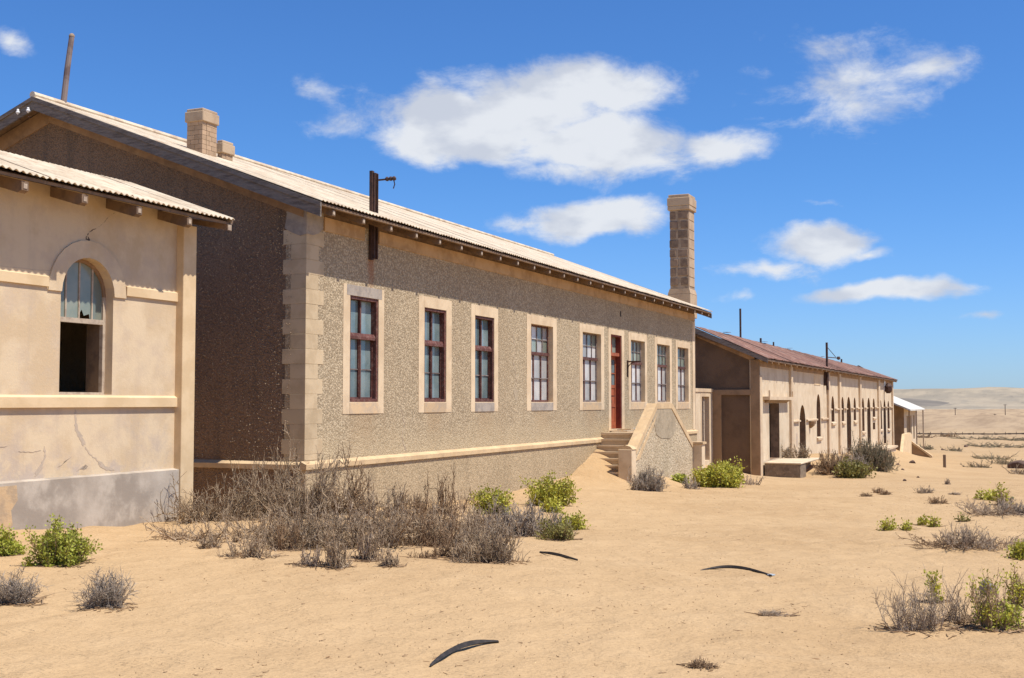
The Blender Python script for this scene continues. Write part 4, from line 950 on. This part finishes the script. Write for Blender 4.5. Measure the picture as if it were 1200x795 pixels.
MB().prism([(ya, -7), (yb, -7), (yb, zt - .2), (yb - 1.2, zt), (yc, zt), (ya + .3, -4.2), (ya, -4.3)], 'x', -9.6, -9.85).build('wall', 'left_trim', wl)
wl = thing('stair_block', 'square plastered stair block just past the round bush', 'parapet', (-10, 96, -5))
ya, yb = onX(1038, 530, -9.9)[1], onX(1050, 530, -9.9)[1]; zt = onX(1044, 524, -9.9)[2]
MB().box(XF + .1, -9.9, ya, yb, -7, zt - .14).build('body', 'b2', wl)
MB().box(XF + .1, -9.75, ya - .2, yb + .2, zt - .139, zt).build('slab', 'b2_trim', wl)
wl = thing('sloping_stair_wall', 'dark sloping stair wall with a pale coping running out to the sand', 'wall', (-8.5, 112, -5))
Yq = 112.0; P = [onY(1067, 519, Yq), onY(1091, 537, Yq), onY(1091.5, 543, Yq), onY(1067, 543, Yq)]
MB().prism([(P[0][0], P[0][2]), (P[1][0], P[1][2]), (P[1][0], -7), (P[0][0], -7)], 'y', Yq, Yq + .5).build('wall', 'brown', wl)
MB().prism([(P[0][0], P[0][2] + .004), (P[1][0] + .1, P[1][2] + .004), (P[1][0] + .1, P[1][2] + .2), (P[0][0], P[0][2] + .2)], 'y', Yq - .1, Yq + .6).build('coping', 'ledge', wl)

# ================================================================== PLANTS
def seg_mesh(P, Q, r0, r1):
    """many little three-sided twigs at once"""
    n = len(P); d = Q - P; ln = np.linalg.norm(d, axis=1, keepdims=True) + 1e-9; d = d / ln
    ref = np.where(np.abs(d[:, 2:3]) > .9, np.array([[1., 0, 0]]), np.array([[0, 0, 1.]]))
    a = np.cross(d, ref); a /= np.linalg.norm(a, axis=1, keepdims=True) + 1e-9; b = np.cross(a, d)
    V = np.empty((n, 6, 3))
    for j in range(3):
        t = 2 * math.pi * j / 3; o = a * math.cos(t) + b * math.sin(t)
        V[:, j] = P + o * r0[:, None]; V[:, 3 + j] = Q + o * r1[:, None]
    base = (np.arange(n) * 6)[:, None]
    Fq = np.concatenate([base + np.array([[j, (j + 1) % 3, 3 + (j + 1) % 3, 3 + j]]) for j in range(3)], 0)
    return V.reshape(-1, 3), Fq
def quad_mesh(name, V, Fq, mat):
    me = bpy.data.meshes.new(name); me.vertices.add(len(V)); me.vertices.foreach_set('co', V.astype(np.float32).ravel())
    me.loops.add(Fq.size); me.loops.foreach_set('vertex_index', Fq.ravel().astype(np.int32))
    me.polygons.add(len(Fq)); me.polygons.foreach_set('loop_start', (np.arange(len(Fq)) * 4).astype(np.int32)); me.update(); me.materials.append(M[mat]); return me
def unit(v): return v / (np.linalg.norm(v, axis=-1, keepdims=True) + 1e-9)
def grow(r, W, H, D, n_stem, lean=.6, nsub=6, ntw=7, stem_r=.008, wig=.25, tw_len=.10, droop=0.0, base_spread=.35, elong=1.0):
    """stems fan out of scattered root points, carry side branches, and these carry short twiglets"""
    P, Q, R0, R1 = [], [], [], []
    bx = (r.random(n_stem) - .5) * W * base_spread * 2; by = (r.random(n_stem) - .5) * D * base_spread * 2
    p = np.stack([bx, by, np.full(n_stem, -.03)], 1)
    az_ = r.random(n_stem) * 6.283; el = np.clip(r.normal(1.2 - lean, .28, n_stem), .12, 1.5)
    out = np.stack([np.cos(az_) * W * .5 + bx * .8, np.sin(az_) * D * .5 + by * .8, np.zeros(n_stem)], 1)
    ht = H * (.3 + .7 * r.random(n_stem) ** 1.4); k_ = np.cos(el)
    tip = np.stack([bx + out[:, 0] * k_ * .75, by + out[:, 1] * k_ * .75, ht * (np.sin(el) * .75 + .25)], 1)
    L_ = np.linalg.norm(tip - p, axis=1); d = unit(tip - p); sub_p, sub_d, sub_l = [], [], []
    ns = 5
    for i in range(ns):
        d = unit(d + r.normal(0, wig, d.shape) * .8 + np.array([0, 0, -droop + .04])); q = p + d * (L_ / ns)[:, None]
        q[:, 2] = np.maximum(q[:, 2], -.01)
        P.append(p); Q.append(q); R0.append(np.full(n_stem, stem_r * (1 - i / ns * .7))); R1.append(np.full(n_stem, stem_r * (1 - (i + 1) / ns * .7)))
        m = max(1, int(nsub * (.5 if i == 0 else 1) / ns * 1.2 + .5))
        for _ in range(m):
            t = r.random((n_stem, 1)); sub_p.append(p + (q - p) * t); sub_d.append(unit(d + r.normal(0, .85, d.shape) + np.array([0, 0, .15]))); sub_l.append(L_ * (.16 + .26 * r.random(n_stem)))
        p = q
    p = np.concatenate(sub_p); d = np.concatenate(sub_d); L2 = np.concatenate(sub_l); n2 = len(p); tp, td = [], []
    for i in range(3):
        d = unit(d + r.normal(0, wig, d.shape) * .7 + np.array([0, 0, .08])); q = p + d * (L2 / 3)[:, None]; q[:, 2] = np.maximum(q[:, 2], 0)
        P.append(p); Q.append(q); R0.append(np.full(n2, stem_r * (.5 - i * .1))); R1.append(np.full(n2, stem_r * (.4 - i * .1)))
        for _ in range(max(1, ntw // 3)):
            t = r.random((n2, 1)); tp.append(p + (q - p) * t); td.append(unit(d * .7 + r.normal(0, .6, d.shape) + np.array([0, 0, .1])))
        p = q
    tips = p.copy()
    p = np.concatenate(tp); d = np.concatenate(td); n3 = len(p); q = p + d * (tw_len * (.35 + .75 * r.random(n3)))[:, None]; q[:, 2] = np.maximum(q[:, 2], .0)
    P.append(p); Q.append(q); R0.append(np.full(n3, stem_r * .40)); R1.append(np.full(n3, stem_r * .22))
    return np.concatenate(P), np.concatenate(Q), np.concatenate(R0), np.concatenate(R1), tips, q
def leaf_mesh(r, pts, dirs, size, per, spread):
    n = len(pts) * per; c = np.repeat(pts, per, 0) + r.normal(0, spread, (n, 3)); c[:, 2] = np.maximum(c[:, 2], .0)
    d = unit(r.normal(0, 1, (n, 3)) + np.array([0, 0, .7]) + unit(c - np.repeat(pts, per, 0)) * .8)
    s = unit(np.cross(d, r.normal(0, 1, (n, 3)))); nn = np.cross(d, s)
    l_ = (size * (.6 + .8 * r.random(n)))[:, None]; wd = l_ * .30
    V = np.stack([c, c + d * l_ * .5 + s * wd + nn * wd * .3, c + d * l_, c + d * l_ * .5 - s * wd + nn * wd * .3], 1).reshape(-1, 3)
    return V, (np.arange(n) * 4)[:, None] + np.arange(4)[None]
SEED = [100]; LITTER = []
def dry_shrub(px, py, wpx, hpx, label, mat='twig', depth=.8, n_stem=30, name='dry_shrub', cat='shrub', group=None, leafpart=None, base=None, tint=None, **kw):
    """a dry shrub whose foot stands at a pixel of the photograph, sized in its pixels"""
    p = base or at(px, py); dist = p.length; W = wpx * dist / F; H = hpx * dist / F
    SEED[0] += 1; r = np.random.default_rng(SEED[0]); small = hpx < 16
    kw.setdefault('stem_r', max(.005, .55 * dist / F)); kw.setdefault('tw_len', max(.05, min(.14, H * .22)))
    if group and group.startswith('dry grey'):
        kw['stem_r'] = kw['stem_r'] * 1.7; kw.setdefault('wig', .42); kw['ntw'] = max(3, int(kw.get('ntw', 7) * .6)); kw.setdefault('droop', .05)
    if 'tw_scale' in kw: kw['tw_len'] *= kw.pop('tw_scale')
    P_, Q_, a_, b_, tips, tq = grow(r, W, H, W * depth, n_stem, **kw)
    kx = W / 2 / np.percentile(np.abs(Q_[:, 0]), 99.2); kz = H / np.percentile(Q_[:, 2], 99); kk = np.array([kx, kx, kz])
    P_, Q_, tips = P_ * kk, Q_ * kk, tips * kk
    V, Fq = seg_mesh(P_, Q_, a_, b_)
    V[:, 0], V[:, 1] = (V[:, 0] * math.cos(YAW) - V[:, 1] * math.sin(YAW)).copy(), (V[:, 0] * math.sin(YAW) + V[:, 1] * math.cos(YAW)).copy()
    # follow the sand under the shrub
    V[:, 2] += G(V[:, 0] + p.x, V[:, 1] + p.y, False) - float(G(np.array([p.x]), np.array([p.y]), False)[0])
    LITTER.append((p.x, p.y, W * .62, 26 if hpx < 16 else 90, dist))
    me = quad_mesh(name, V, Fq, mat)
    if not leafpart:
        o = bpy.data.objects.new(name, me); C.objects.link(o); o.location = p; return props(o, label, cat, group)
    o = bpy.data.objects.new(name, None); C.objects.link(o); o.location = p; props(o, label, cat, group)
    st = bpy.data.objects.new('stems', me); C.objects.link(st); st.parent = o
    frac, size, per, spread, lmat, region = leafpart
    sel = r.random(len(tips)) < frac
    if region: # leaves only on part of the shrub: (x from, x to) as fractions of its width
        sel &= (tips[:, 0] > region[0] * W / 2) & (tips[:, 0] < region[1] * W / 2)
    T = tips[sel]; LV, LF = leaf_mesh(r, T, None, size, per, spread)
    LV[:, 0], LV[:, 1] = (LV[:, 0] * math.cos(YAW) - LV[:, 1] * math.sin(YAW)).copy(), (LV[:, 0] * math.sin(YAW) + LV[:, 1] * math.cos(YAW)).copy()
    LV[:, 2] += G(LV[:, 0] + p.x, LV[:, 1] + p.y, False) - float(G(np.array([p.x]), np.array([p.y]), False)[0])
    lo = bpy.data.objects.new('leaves', quad_mesh('leaves', LV, LF, lmat)); C.objects.link(lo); lo.parent = o
    return o
def green(px, py, wpx, hpx, label, lmat='leaf', n_stem=26, per=9, depth=.8, size=None, group=None, name='green_shrub', frac=1.0, **kw):
    dist = at(px, py).length
    kw.setdefault('lean', .35)
    return dry_shrub(px, py, wpx, hpx, label, mat='twig_brown', depth=depth, n_stem=n_stem, name=name, cat='shrub', group=group,
                     leafpart=(frac, size or max(.024, 3.0 * dist / F), int(per * 1.5), max(.022, 2.6 * dist / F), lmat, None), nsub=7, ntw=3, **kw)
GH = 'dry grey shrubs heaped against the long house'
HEAP = [ # x, y, width, height, material, stems, lean, extras, label
 (330, 624, 130, 34, 'twig', 40, .95, {}, 'sprawling grey twigs filling the hollow behind the front tufts, left part'),
 (400, 622, 120, 34, 'twig_pale', 34, .95, {}, 'pale sprawling twigs under the brownish shrub by the corner'),
 (455, 620, 110, 32, 'twig', 34, .95, {}, 'sprawling grey twigs in the hollow before the plinth, centre'),
 (515, 620, 110, 34, 'twig_brown', 36, .9, {}, 'sprawling brown twigs before the forked branches'),
 (215, 632, 70, 12, 'twig_brown', 14, 1.05, {}, 'bare sticks lying flat on the sand before the left house corner'),
 (258, 634, 140, 28, 'twig', 44, .9, {}, 'low sprawl of sticks left of the main heap'),
 (250, 610, 120, 42, 'twig', 44, .85, {}, 'grey shrub in the gap between the two houses'),
 (305, 606, 120, 56, 'twig', 60, .7, {}, 'grey shrub before the near gable, left of the tallest one'),
 (352, 606, 120, 78, 'twig', 62, .5, {}, 'tallest grey shrub in front of the near gable corner'),
 (398, 602, 90, 58, 'twig_brown', 40, .5, {}, 'brownish dry shrub just right of the house corner'),
 (440, 604, 90, 40, 'twig', 26, .55, {}, 'open grey shrub with dark branches under the first window'),
 (482, 604, 80, 38, 'twig_brown', 20, .45, {}, 'open dark-branched shrub with upright twigs against the plinth'),
 (528, 604, 60, 50, 'twig_brown', 12, .4, {}, 'tall forked bare branches standing before the pebbledashed plinth'),
 (350, 642, 120, 44, 'twig', 70, .8, {}, 'matted grey sprawl below the tallest shrub'),
 (420, 640, 140, 48, 'twig', 76, .8, {}, 'matted grey shrub in the middle of the heap'),
 (484, 640, 130, 46, 'twig_brown', 70, .8, {}, 'dense brown-grey mat behind the front tufts'),
 (535, 641, 110, 46, 'twig', 76, .75, {}, 'dense grey shrub right of centre in the heap'),
 (600, 628, 90, 38, 'tuft', 64, .5, {}, 'mauve-grey shrub at the right edge of the heap'),
 (645, 626, 56, 26, 'tuft', 36, .5, {}, 'small mauve-grey shrub tapering off the heap'),
 (572, 622, 80, 30, 'twig', 40, .7, {}, 'grey shrub behind the rounded one, near the plinth'),
 (245, 642, 26, 14, 'twig', 12, .5, {}, 'tiny tufted stick clump, leftmost on the open sand'),
 (292, 652, 64, 32, 'twig', 22, .75, {}, 'curved grey twigs at the lower left front of the heap'),
 (336, 645, 34, 34, 'twig_brown', 18, .5, {}, 'dark-rooted little shrub left of the front tufts'),
 (362, 662, 40, 20, 'twig_pale', 16, .8, {}, 'thin pale twigs at the very front of the heap'),
 (396, 666, 32, 40, 'twig', 28, .45, {}, 'grey tufted clump at the very front of the heap'),
 (432, 657, 40, 40, 'twig', 26, .5, {}, 'grey clump front centre with a dark root'),
 (458, 664, 26, 22, 'twig', 18, .4, {}, 'small brush-like tuft beside the front centre clump'),
 (497, 655, 40, 14, 'twig_brown', 12, 1.0, {}, 'dark root lying on the sand between the front tufts'),
 (520, 652, 32, 24, 'twig_brown', 22, .5, {}, 'small dark clump left of the rounded shrub'),
 (543, 654, 30, 22, 'twig', 20, .6, {}, 'low grey clump touching the rounded shrub'),
 (574, 661, 84, 50, 'twig', 74, .6, {}, 'rounded grey shrub at the right front end of the heap')]
for (px, py, w_, h_, m_, n_, le, ex, lb_) in HEAP:
    dry_shrub(px, py, w_, h_, lb_, m_, n_stem=n_, group=GH, lean=le, nsub=7, ntw=9, **ex)
GG = 'small green shrubs on the sand'
green(68, 662, 62, 40, 'round bright green succulent bush before the grey plinth', 'leaf_deep', n_stem=46, per=13, lean=.5)
green(4, 652, 34, 26, 'green bush cut by the left edge of the photograph', 'leaf_deep', n_stem=24, per=12)
green(646, 592, 52, 28, 'bright yellow-green bush at the foot of the plinth', 'leaf', n_stem=36, per=13)
green(578, 602, 44, 24, 'yellow-green bush peeping over the right end of the grey heap', 'leaf', n_stem=28, per=12)
green(648, 600, 22, 12, 'tiny yellow-green sprig in front of the bright bush', 'leaf', n_stem=10, per=9)
green(670, 622, 34, 17, 'small yellow-green sprawling plant right of the grey heap', 'leaf', n_stem=18, per=10, lean=.8)
green(656, 632, 44, 18, 'low olive sprig at the tip of the grey heap', 'leaf_olive', n_stem=18, per=8, lean=.8)
dry_shrub(124, 711, 58, 36, 'wispy blue-grey tuft, right one of the two before the left house', 'tuft', n_stem=70, name='grey_tuft', nsub=6, ntw=8, lean=.4, base_spread=.14, wig=.12)
dry_shrub(16, 706, 54, 32, 'wispy blue-grey tuft at the left edge of the photograph', 'tuft', n_stem=70, name='grey_tuft', nsub=6, ntw=8, lean=.4, base_spread=.14, wig=.12)
# by the porch and the second house
dry_shrub(760, 576, 44, 26, 'soft grey bush against the porch parapet', 'tuft', n_stem=70, nsub=7, ntw=8, lean=.4, tw_scale=1.1)
green(797, 566, 10, 6, 'tiny green clump at the foot of the parapet', 'leaf_deep', n_stem=10, per=8)
green(843, 571, 50, 23, 'dense yellow-green bush right of the porch', 'leaf', n_stem=60, per=13)
dry_shrub(812, 573, 26, 14, 'small grey twigs left of the dense green bush', 'tuft', n_stem=24, nsub=5, ntw=5)
dry_shrub(868, 553, 44, 16, 'pale dry scrub below the shaded gable of the arcaded house', 'twig_pale', n_stem=44, nsub=6, ntw=6, lean=.7)
dry_shrub(880, 568, 30, 10, 'low dry twigs on the sand before the shaded gable', 'twig_pale', n_stem=24, nsub=5, ntw=5, lean=.9)
dry_shrub(946, 539, 36, 16, 'dark twiggy bush on the platform before the arched doorway', 'twig', n_stem=44, nsub=6, ntw=6, lean=.6, base=Vector((-10.8, 61.2, -2.82)))
dry_shrub(975, 556, 50, 26, 'brown-grey dry scrub right of the platform', 'twig_brown', n_stem=70, nsub=7, ntw=7, lean=.5)
green(1000, 560, 38, 15, 'green and brown trailing shrub beside the platform scrub', 'leaf_olive', n_stem=40, per=6, lean=.6)
dry_shrub(996, 554, 34, 22, 'grey scrub mixed into the trailing green shrub', 'tuft', n_stem=50, nsub=7, ntw=7, lean=.4)
dry_shrub(1021, 550, 46, 29, 'large round olive-brown bush by the arcaded wall', 'spiky', n_stem=230, nsub=12, ntw=9, lean=.75, name='round_bush', tw_scale=.5, base_spread=.34, wig=.2)
dry_shrub(1034, 548, 30, 22, 'smaller olive-brown bush leaning on the large round one', 'spiky', n_stem=60, nsub=8, ntw=8, lean=.5)
# right foreground
dry_shrub(1070, 738, 82, 56, 'upright bare pale-twigged bush in the right foreground', 'twig_pale', n_stem=34, nsub=7, ntw=3, lean=.3, wig=.12)
dry_shrub(1110, 728, 60, 46, 'open grey twigs between the pale bush and the green one', 'twig_pale', n_stem=16, nsub=6, ntw=3, lean=.4)
green(1098, 706, 18, 30, 'tuft of bright leaves topping the bare pale twigs', 'leaf', n_stem=4, per=9, base_spread=.1, lean=.1)
green(1160, 737, 46, 56, 'yellow-green shrub with grey woody stems in the right foreground', 'leaf', n_stem=20, per=8, lean=.5, frac=.34)
green(1183, 737, 28, 24, 'low green clump at the foot of the woody shrub', 'leaf_deep', n_stem=12, per=7)
dry_shrub(1150, 728, 80, 40, 'grey bare stems tangled behind the woody shrub', 'twig', n_stem=26, nsub=6, ntw=3, lean=.6)
green(1195, 712, 30, 40, 'green sprigs on grey stalks at the right edge, front', 'leaf', n_stem=12, per=9, frac=.45)
# right middle
dry_shrub(1105, 640, 70, 14, 'low sprawling dry twigs, left end of the middle dry patch', 'twig_brown', n_stem=40, nsub=6, ntw=6, lean=1.0, depth=1.6)
dry_shrub(1128, 640, 60, 23, 'pale dry shrub in the middle of the right-hand dry patch', 'twig_pale', n_stem=34, nsub=7, ntw=6, lean=.5, depth=1.6)
dry_shrub(1168, 640, 90, 17, 'pale dry sprawl at the right end of the middle dry patch', 'twig_pale', n_stem=32, nsub=7, ntw=6, lean=.7, depth=1.6)
green(1040, 622, 15, 10, 'leftmost little green plant in the row before the dry patch', 'leaf', n_stem=6, per=4, group=GG)
green(1063, 621, 11, 7, 'second little green plant of the row before the dry patch', 'leaf', n_stem=4, per=4, group=GG)
green(1079, 616, 9, 8, 'third little green plant, set slightly back in the row', 'leaf', n_stem=3, per=4, group=GG)
green(1094, 618, 13, 10, 'fourth little green plant of the row before the dry patch', 'leaf', n_stem=4, per=4, group=GG)
green(1128, 612, 14, 5, 'small olive plant on top of the pale dry shrub', 'leaf_olive', n_stem=3, per=3, group=GG)
green(1198, 655, 20, 16, 'small green plant at the right edge below the dry patch', 'leaf', n_stem=12, per=8)
dry_shrub(1165, 603, 70, 17, 'grey dry shrub mass in the right middle distance', 'twig_pale', n_stem=40, nsub=7, ntw=6, lean=.6, depth=1.3)
dry_shrub(1188, 604, 34, 18, 'rounded grey-green shrub at the right edge, middle distance', 'tuft', n_stem=36, nsub=7, ntw=7, lean=.5, depth=1.3)
green(1175, 592, 22, 20, 'tall yellow-green shrub rising from the grey mass', 'leaf', n_stem=8, per=5, lean=.3, frac=.5)
green(1156, 586, 22, 7, 'yellow-green top left of the grey shrub mass', 'leaf', n_stem=6, per=5)
for i, (px, py, w_, h_, m_, lb_) in enumerate([
    (1083, 578, 22, 8, 'twig_pale', 'wispy little dry plant alone on the open sand'),
    (1098, 590, 24, 8, 'twig_brown', 'small brown plant in the open sand below the wispy one'),
    (1030, 578, 16, 6, 'twig_brown', 'tiny brown tuft left of the wispy plant'),
    (1015, 582, 14, 4, 'twig_brown', 'tiny brown tuft, leftmost on the open sand'),
    (1037, 580, 14, 5, 'twig_brown', 'tiny brown tuft close to the wispy plant'),
    (1118, 580, 14, 3, 'twig_pale', 'scrap of dry stalks right of the wispy plant'),
    (820, 782, 38, 9, 'twig_brown', 'scraggy brown root tuft at the bottom of the photograph'),
    (905, 722, 34, 7, 'twig_pale', 'few dead stalks lying in the open foreground sand'),
    (1110, 568, 8, 6, 'twig_pale', 'tiny stalk sticking out of the path of sand'),
    (98, 650, 10, 10, 'twig_brown', 'tiny dead sprig between the two green bushes on the left'),
    (1176, 544, 30, 8, 'spiky', 'low olive patch left of the dark boulder'),
    (1145, 548, 26, 7, 'spiky', 'low olive patch on the pale sand near the short post'),
    (1160, 538, 34, 6, 'spiky', 'low olive streak of scrub behind the olive patch'),
    (1196, 556, 30, 9, 'twig', 'low grey scrub below the dark boulder'),
    (1120, 529, 22, 5, 'spiky', 'small dark scrub just right of the short post'),
    (1085, 527, 20, 6, 'spiky', 'small green scrub at the end of the sloping stair wall'),
    (1170, 524, 66, 5, 'spiky', 'wide dark olive scrub in the distance at the right'),
    (1150, 515, 46, 4, 'spiky', 'far dark scrub band, left part'),
    (1190, 516, 46, 4, 'spiky', 'far dark scrub band, right part'),
    (1112, 512, 22, 5, 'twig_brown', 'far brown scrub beyond the short post'),
    (1080, 513, 26, 4, 'twig_brown', 'far brown scrub beyond the white roofed house')]):
    dry_shrub(px, py, w_, h_, lb_, m_, n_stem=24 if i < 10 else 44, nsub=5, ntw=4, lean=.7, depth=.8 if i < 10 else 1.6, name='small_plant' if i < 10 else 'scrub', cat='plant' if i < 10 else 'scrub', base_spread=.15 if i < 10 else .42)

# ================================================================== THINGS ON THE SAND
def strip(name, label, pts, wd, lift, mat='hose'):
    tt = np.linspace(0, 1, len(pts)); cx_ = np.polyfit(tt, [q[0] for q in pts], 3); cy_ = np.polyfit(tt, [q[1] for q in pts], 3)
    pts = [(np.polyval(cx_, t_), np.polyval(cy_, t_)) for t_ in np.linspace(0, 1, 22)]
    P = [at(*p_) for p_ in pts]
    t22 = np.linspace(0, 1, 22); fx_, fy_, fz_ = [np.polyfit(t22, [p_[q_] for p_ in P], 2 if q_ < 2 else 1) for q_ in range(3)]
    P = [Vector((np.polyval(fx_, t_), np.polyval(fy_, t_), np.polyval(fz_, t_) + .010)) for t_ in t22]
    m = MB(); n = len(P); c0 = P[n // 2]
    for i, p in enumerate(P):
        t = i / (n - 1); d = (P[min(i + 1, n - 1)] - P[max(i - 1, 0)]).normalized(); s_ = Vector((-d.y, d.x, 0)).normalized()
        w_ = wd * (math.sin(math.pi * min(1, t * .92 + .04)) ** .55); h = lift * math.sin(math.pi * t)
        g = Vector((p.x, p.y, p.z))
        m.v += [tuple(g - s_ * w_ * .5 + Vector((0, 0, h * .35 + .004))), tuple(g + Vector((0, 0, h + .018 * math.sin(math.pi * (t * .94 + .03)) ** .6))), tuple(g + s_ * w_ * .5 + Vector((0, 0, h * .9 + .01))), tuple(g + Vector((0, 0, h * .6 - .01)))]
    for i in range(n - 1):
        for j in range(4): m.f.append((i*4 + j, i*4 + (j+1) % 4, i*4 + 4 + (j+1) % 4, i*4 + 4 + j))
    m.f += [(0, 1, 2, 3), tuple((n-1)*4 + j for j in (3, 2, 1, 0))]
    o = m.build(name, mat, None, loc=tuple(c0)); m.smooth = True
    return props(o, label, 'strip')
strip('rubber_strip', 'thick curved dark rubber strip half buried at the bottom of the photograph', [(506,782),(516,775),(528,768),(542,762),(556,758),(570,756),(583,754)], .036, .022)
strip('rubber_strip', 'short thin dark strip in the sand right of the shrub heap', [(632,649),(642,650),(652,652),(664,655),(677,658)], .028, .014)
strip('rubber_strip', 'long thin dark strip with a pale tip in the open sand', [(820,668.5),(836,668),(852,668),(868,669),(884,671),(905,674.5)], .028, .014)
p = at(903, 674.8); o = MB().prism([(p.x - .03, p.y - .02), (p.x + .02, p.y - .03), (p.x + .045, p.y + .01), (p.x - .01, p.y + .025)], 'z', p.z + .004, p.z + .016).build('plastic_scrap', 'patch_pale', None, loc=tuple(p)); props(o, 'small pale plastic scrap at the end of the long thin strip', 'litter')
def rock(px, py, wpx, hpx, mat, label, seed, name='boulder'):
    import bmesh
    p = at(px, py); sc = p.length / F; b = bmesh.new(); bmesh.ops.create_icosphere(b, subdivisions=3, radius=1)
    r = random.Random(seed); ax = [Vector((r.gauss(0, 1), r.gauss(0, 1), r.gauss(0, 1))).normalized() for _ in range(9)]; cut = [r.uniform(.55, .9) for _ in ax]
    for v in b.verts:
        for a, c in zip(ax, cut):
            e = v.co.dot(a) - c
            if e > 0: v.co -= a * e * .85
        v.co *= 1 + r.uniform(-.02, .02)
        v.co = Vector((v.co.x * wpx * sc / 2, v.co.y * wpx * sc / 2 * .7, v.co.z * hpx * sc * .75 + hpx * sc * .2))
    me = bpy.data.meshes.new(name); b.to_mesh(me); b.free(); me.materials.append(M[mat]); o = bpy.data.objects.new(name, me); C.objects.link(o); o.location = p; o.rotation_euler.z = YAW
    return props(o, label, 'rock')
rock(1196, 549, 28, 9, 'rock', 'dark brown boulder at the right edge of the sand', 4)
rock(1158, 697, 20, 20, 'rock_grey', 'grey stone behind the woody green shrub', 6)
rock(1166, 700, 10, 16, 'b2_trim', 'pale cream stone beside the grey stone in the shrub', 9)
for i, (px, py, s_) in enumerate(((1052, 545, 5), (1069, 543, 8), (1058, 551, 4), (1076, 560, 4), (1060, 564, 5), (1132, 524, 5), (1105, 528, 5))):
    rock(px, py, s_, s_ * .5, 'rock', ['dark clod in the sand below the pale stair parapet', 'flat dark stone at the foot of the pale stair parapet', 'small dark stone in the sand below the stair block', 'lone small dark stone on the path of sand', 'small dark stone lowest on the path, left', 'little dark stone by the far scrub', 'little dark stone just above the short post'][i], 20 + i, 'stone')
p = at(1107, 548); o = MB().box(p.x - .09, p.x + .09, p.y - .09, p.y + .09, p.z - .2, p.z + 14 * p.length / F).build('short_post', 'post', None, loc=tuple(p), bevel=.02); props(o, 'short wooden post standing alone in the sand', 'post')
# low far fence line
fl = thing('far_fence', 'thin dark low fence line crossing the plain before the hills', 'fence', (20, 232, -6))
A_, B_ = at(1040, 509.5), at(1260, 509.5); m_n = 70
ps = [A_.lerp(B_, i / m_n) for i in range(m_n + 1)]
for p in ps: p.z = gz(p.x, p.y)
m = MB()
for i in range(m_n): m.bar(ps[i] + Vector((0, 0, .18)), ps[i + 1] + Vector((0, 0, .18)), .06, .22 if i % 5 else .30)
m.build('rail', 'fence', fl)
for i in range(0, m_n + 1, 4): MB().box(ps[i].x - .05, ps[i].x + .05, ps[i].y - .05, ps[i].y + .05, ps[i].z - .3, ps[i].z + .55).build('post', 'fence', fl)
for i, (px, pb, ptp) in enumerate(((1119.5, 488, 478), (1178, 483, 474), (1166, 489, 485))):
    p = Vector(onY(px, pb, 620)); q = Vector(onY(px, ptp, 620))
    o = MB().tube([(p.x, p.y, p.z - 1.5), (p.x, p.y, q.z)], .16, 6).bar((p.x - .8, p.y, q.z - .3), (p.x + .8, p.y, q.z - .3), .16).build('utility_pole', 'fence', None, loc=tuple(p))
    props(o, ['left distant utility pole on the plain below the hills', 'right distant utility pole on the plain below the hills', 'short distant pole between the two taller ones'][i], 'pole', 'distant utility poles')
# scattered grit, stalks and droppings lying on the sand (nobody could count them)
r = np.random.default_rng(5); n = 8000
gx = r.uniform(-11, 9, n * 3); gy = 5.5 + 45 * r.random(n * 3) ** 1.7
keep = vnoise(gx * .5, gy * .4, 31) + r.random(n * 3) * .6 > .85; gx, gy = gx[keep][:n], gy[keep][:n]; n = len(gx)
gzv = G(gx, gy); ln = r.random(n) ** 5 * .05 + .003; an = r.random(n) * 6.28
P_ = np.stack([gx, gy, gzv + .002], 1); Q_ = P_ + np.stack([np.cos(an) * ln, np.sin(an) * ln, r.random(n) * .008], 1)
V, Fq = seg_mesh(P_, Q_, np.full(n, .0035) * (.4 + r.random(n)), np.full(n, .002))
o = bpy.data.objects.new('grit', quad_mesh('grit', V, Fq, 'timber')); C.objects.link(o); props(o, 'scattered grit and dry stalks lying on the sand', kind='stuff')
# dead twigs and leaf litter fallen round the shrubs
lx, ly, ll = [], [], []
for (x_, y_, rad_, cnt_, dist_) in LITTER:
    if dist_ > 60: continue
    a_ = r.random(cnt_) * 6.283; q_ = rad_ * r.random(cnt_) ** .7
    lx.append(x_ + np.cos(a_) * q_); ly.append(y_ + np.sin(a_) * q_ * .8); ll.append(np.full(cnt_, .03) + r.random(cnt_) ** 3 * .14)
lx, ly, ll = np.concatenate(lx), np.concatenate(ly), np.concatenate(ll); n = len(lx); a_ = r.random(n) * 6.283
P_ = np.stack([lx, ly, G(lx, ly) + .004], 1); x2, y2 = lx + np.cos(a_) * ll, ly + np.sin(a_) * ll
Q_ = np.stack([x2, y2, G(x2, y2) + .004 + r.random(n) * .03 * (ll > .08)], 1)
V, Fq = seg_mesh(P_, Q_, np.full(n, .0055), np.full(n, .003))
o = bpy.data.objects.new('litter', quad_mesh('litter', V, Fq, 'twig_brown')); C.objects.link(o); props(o, 'dead twigs and litter fallen on the sand round the shrubs', kind='stuff')
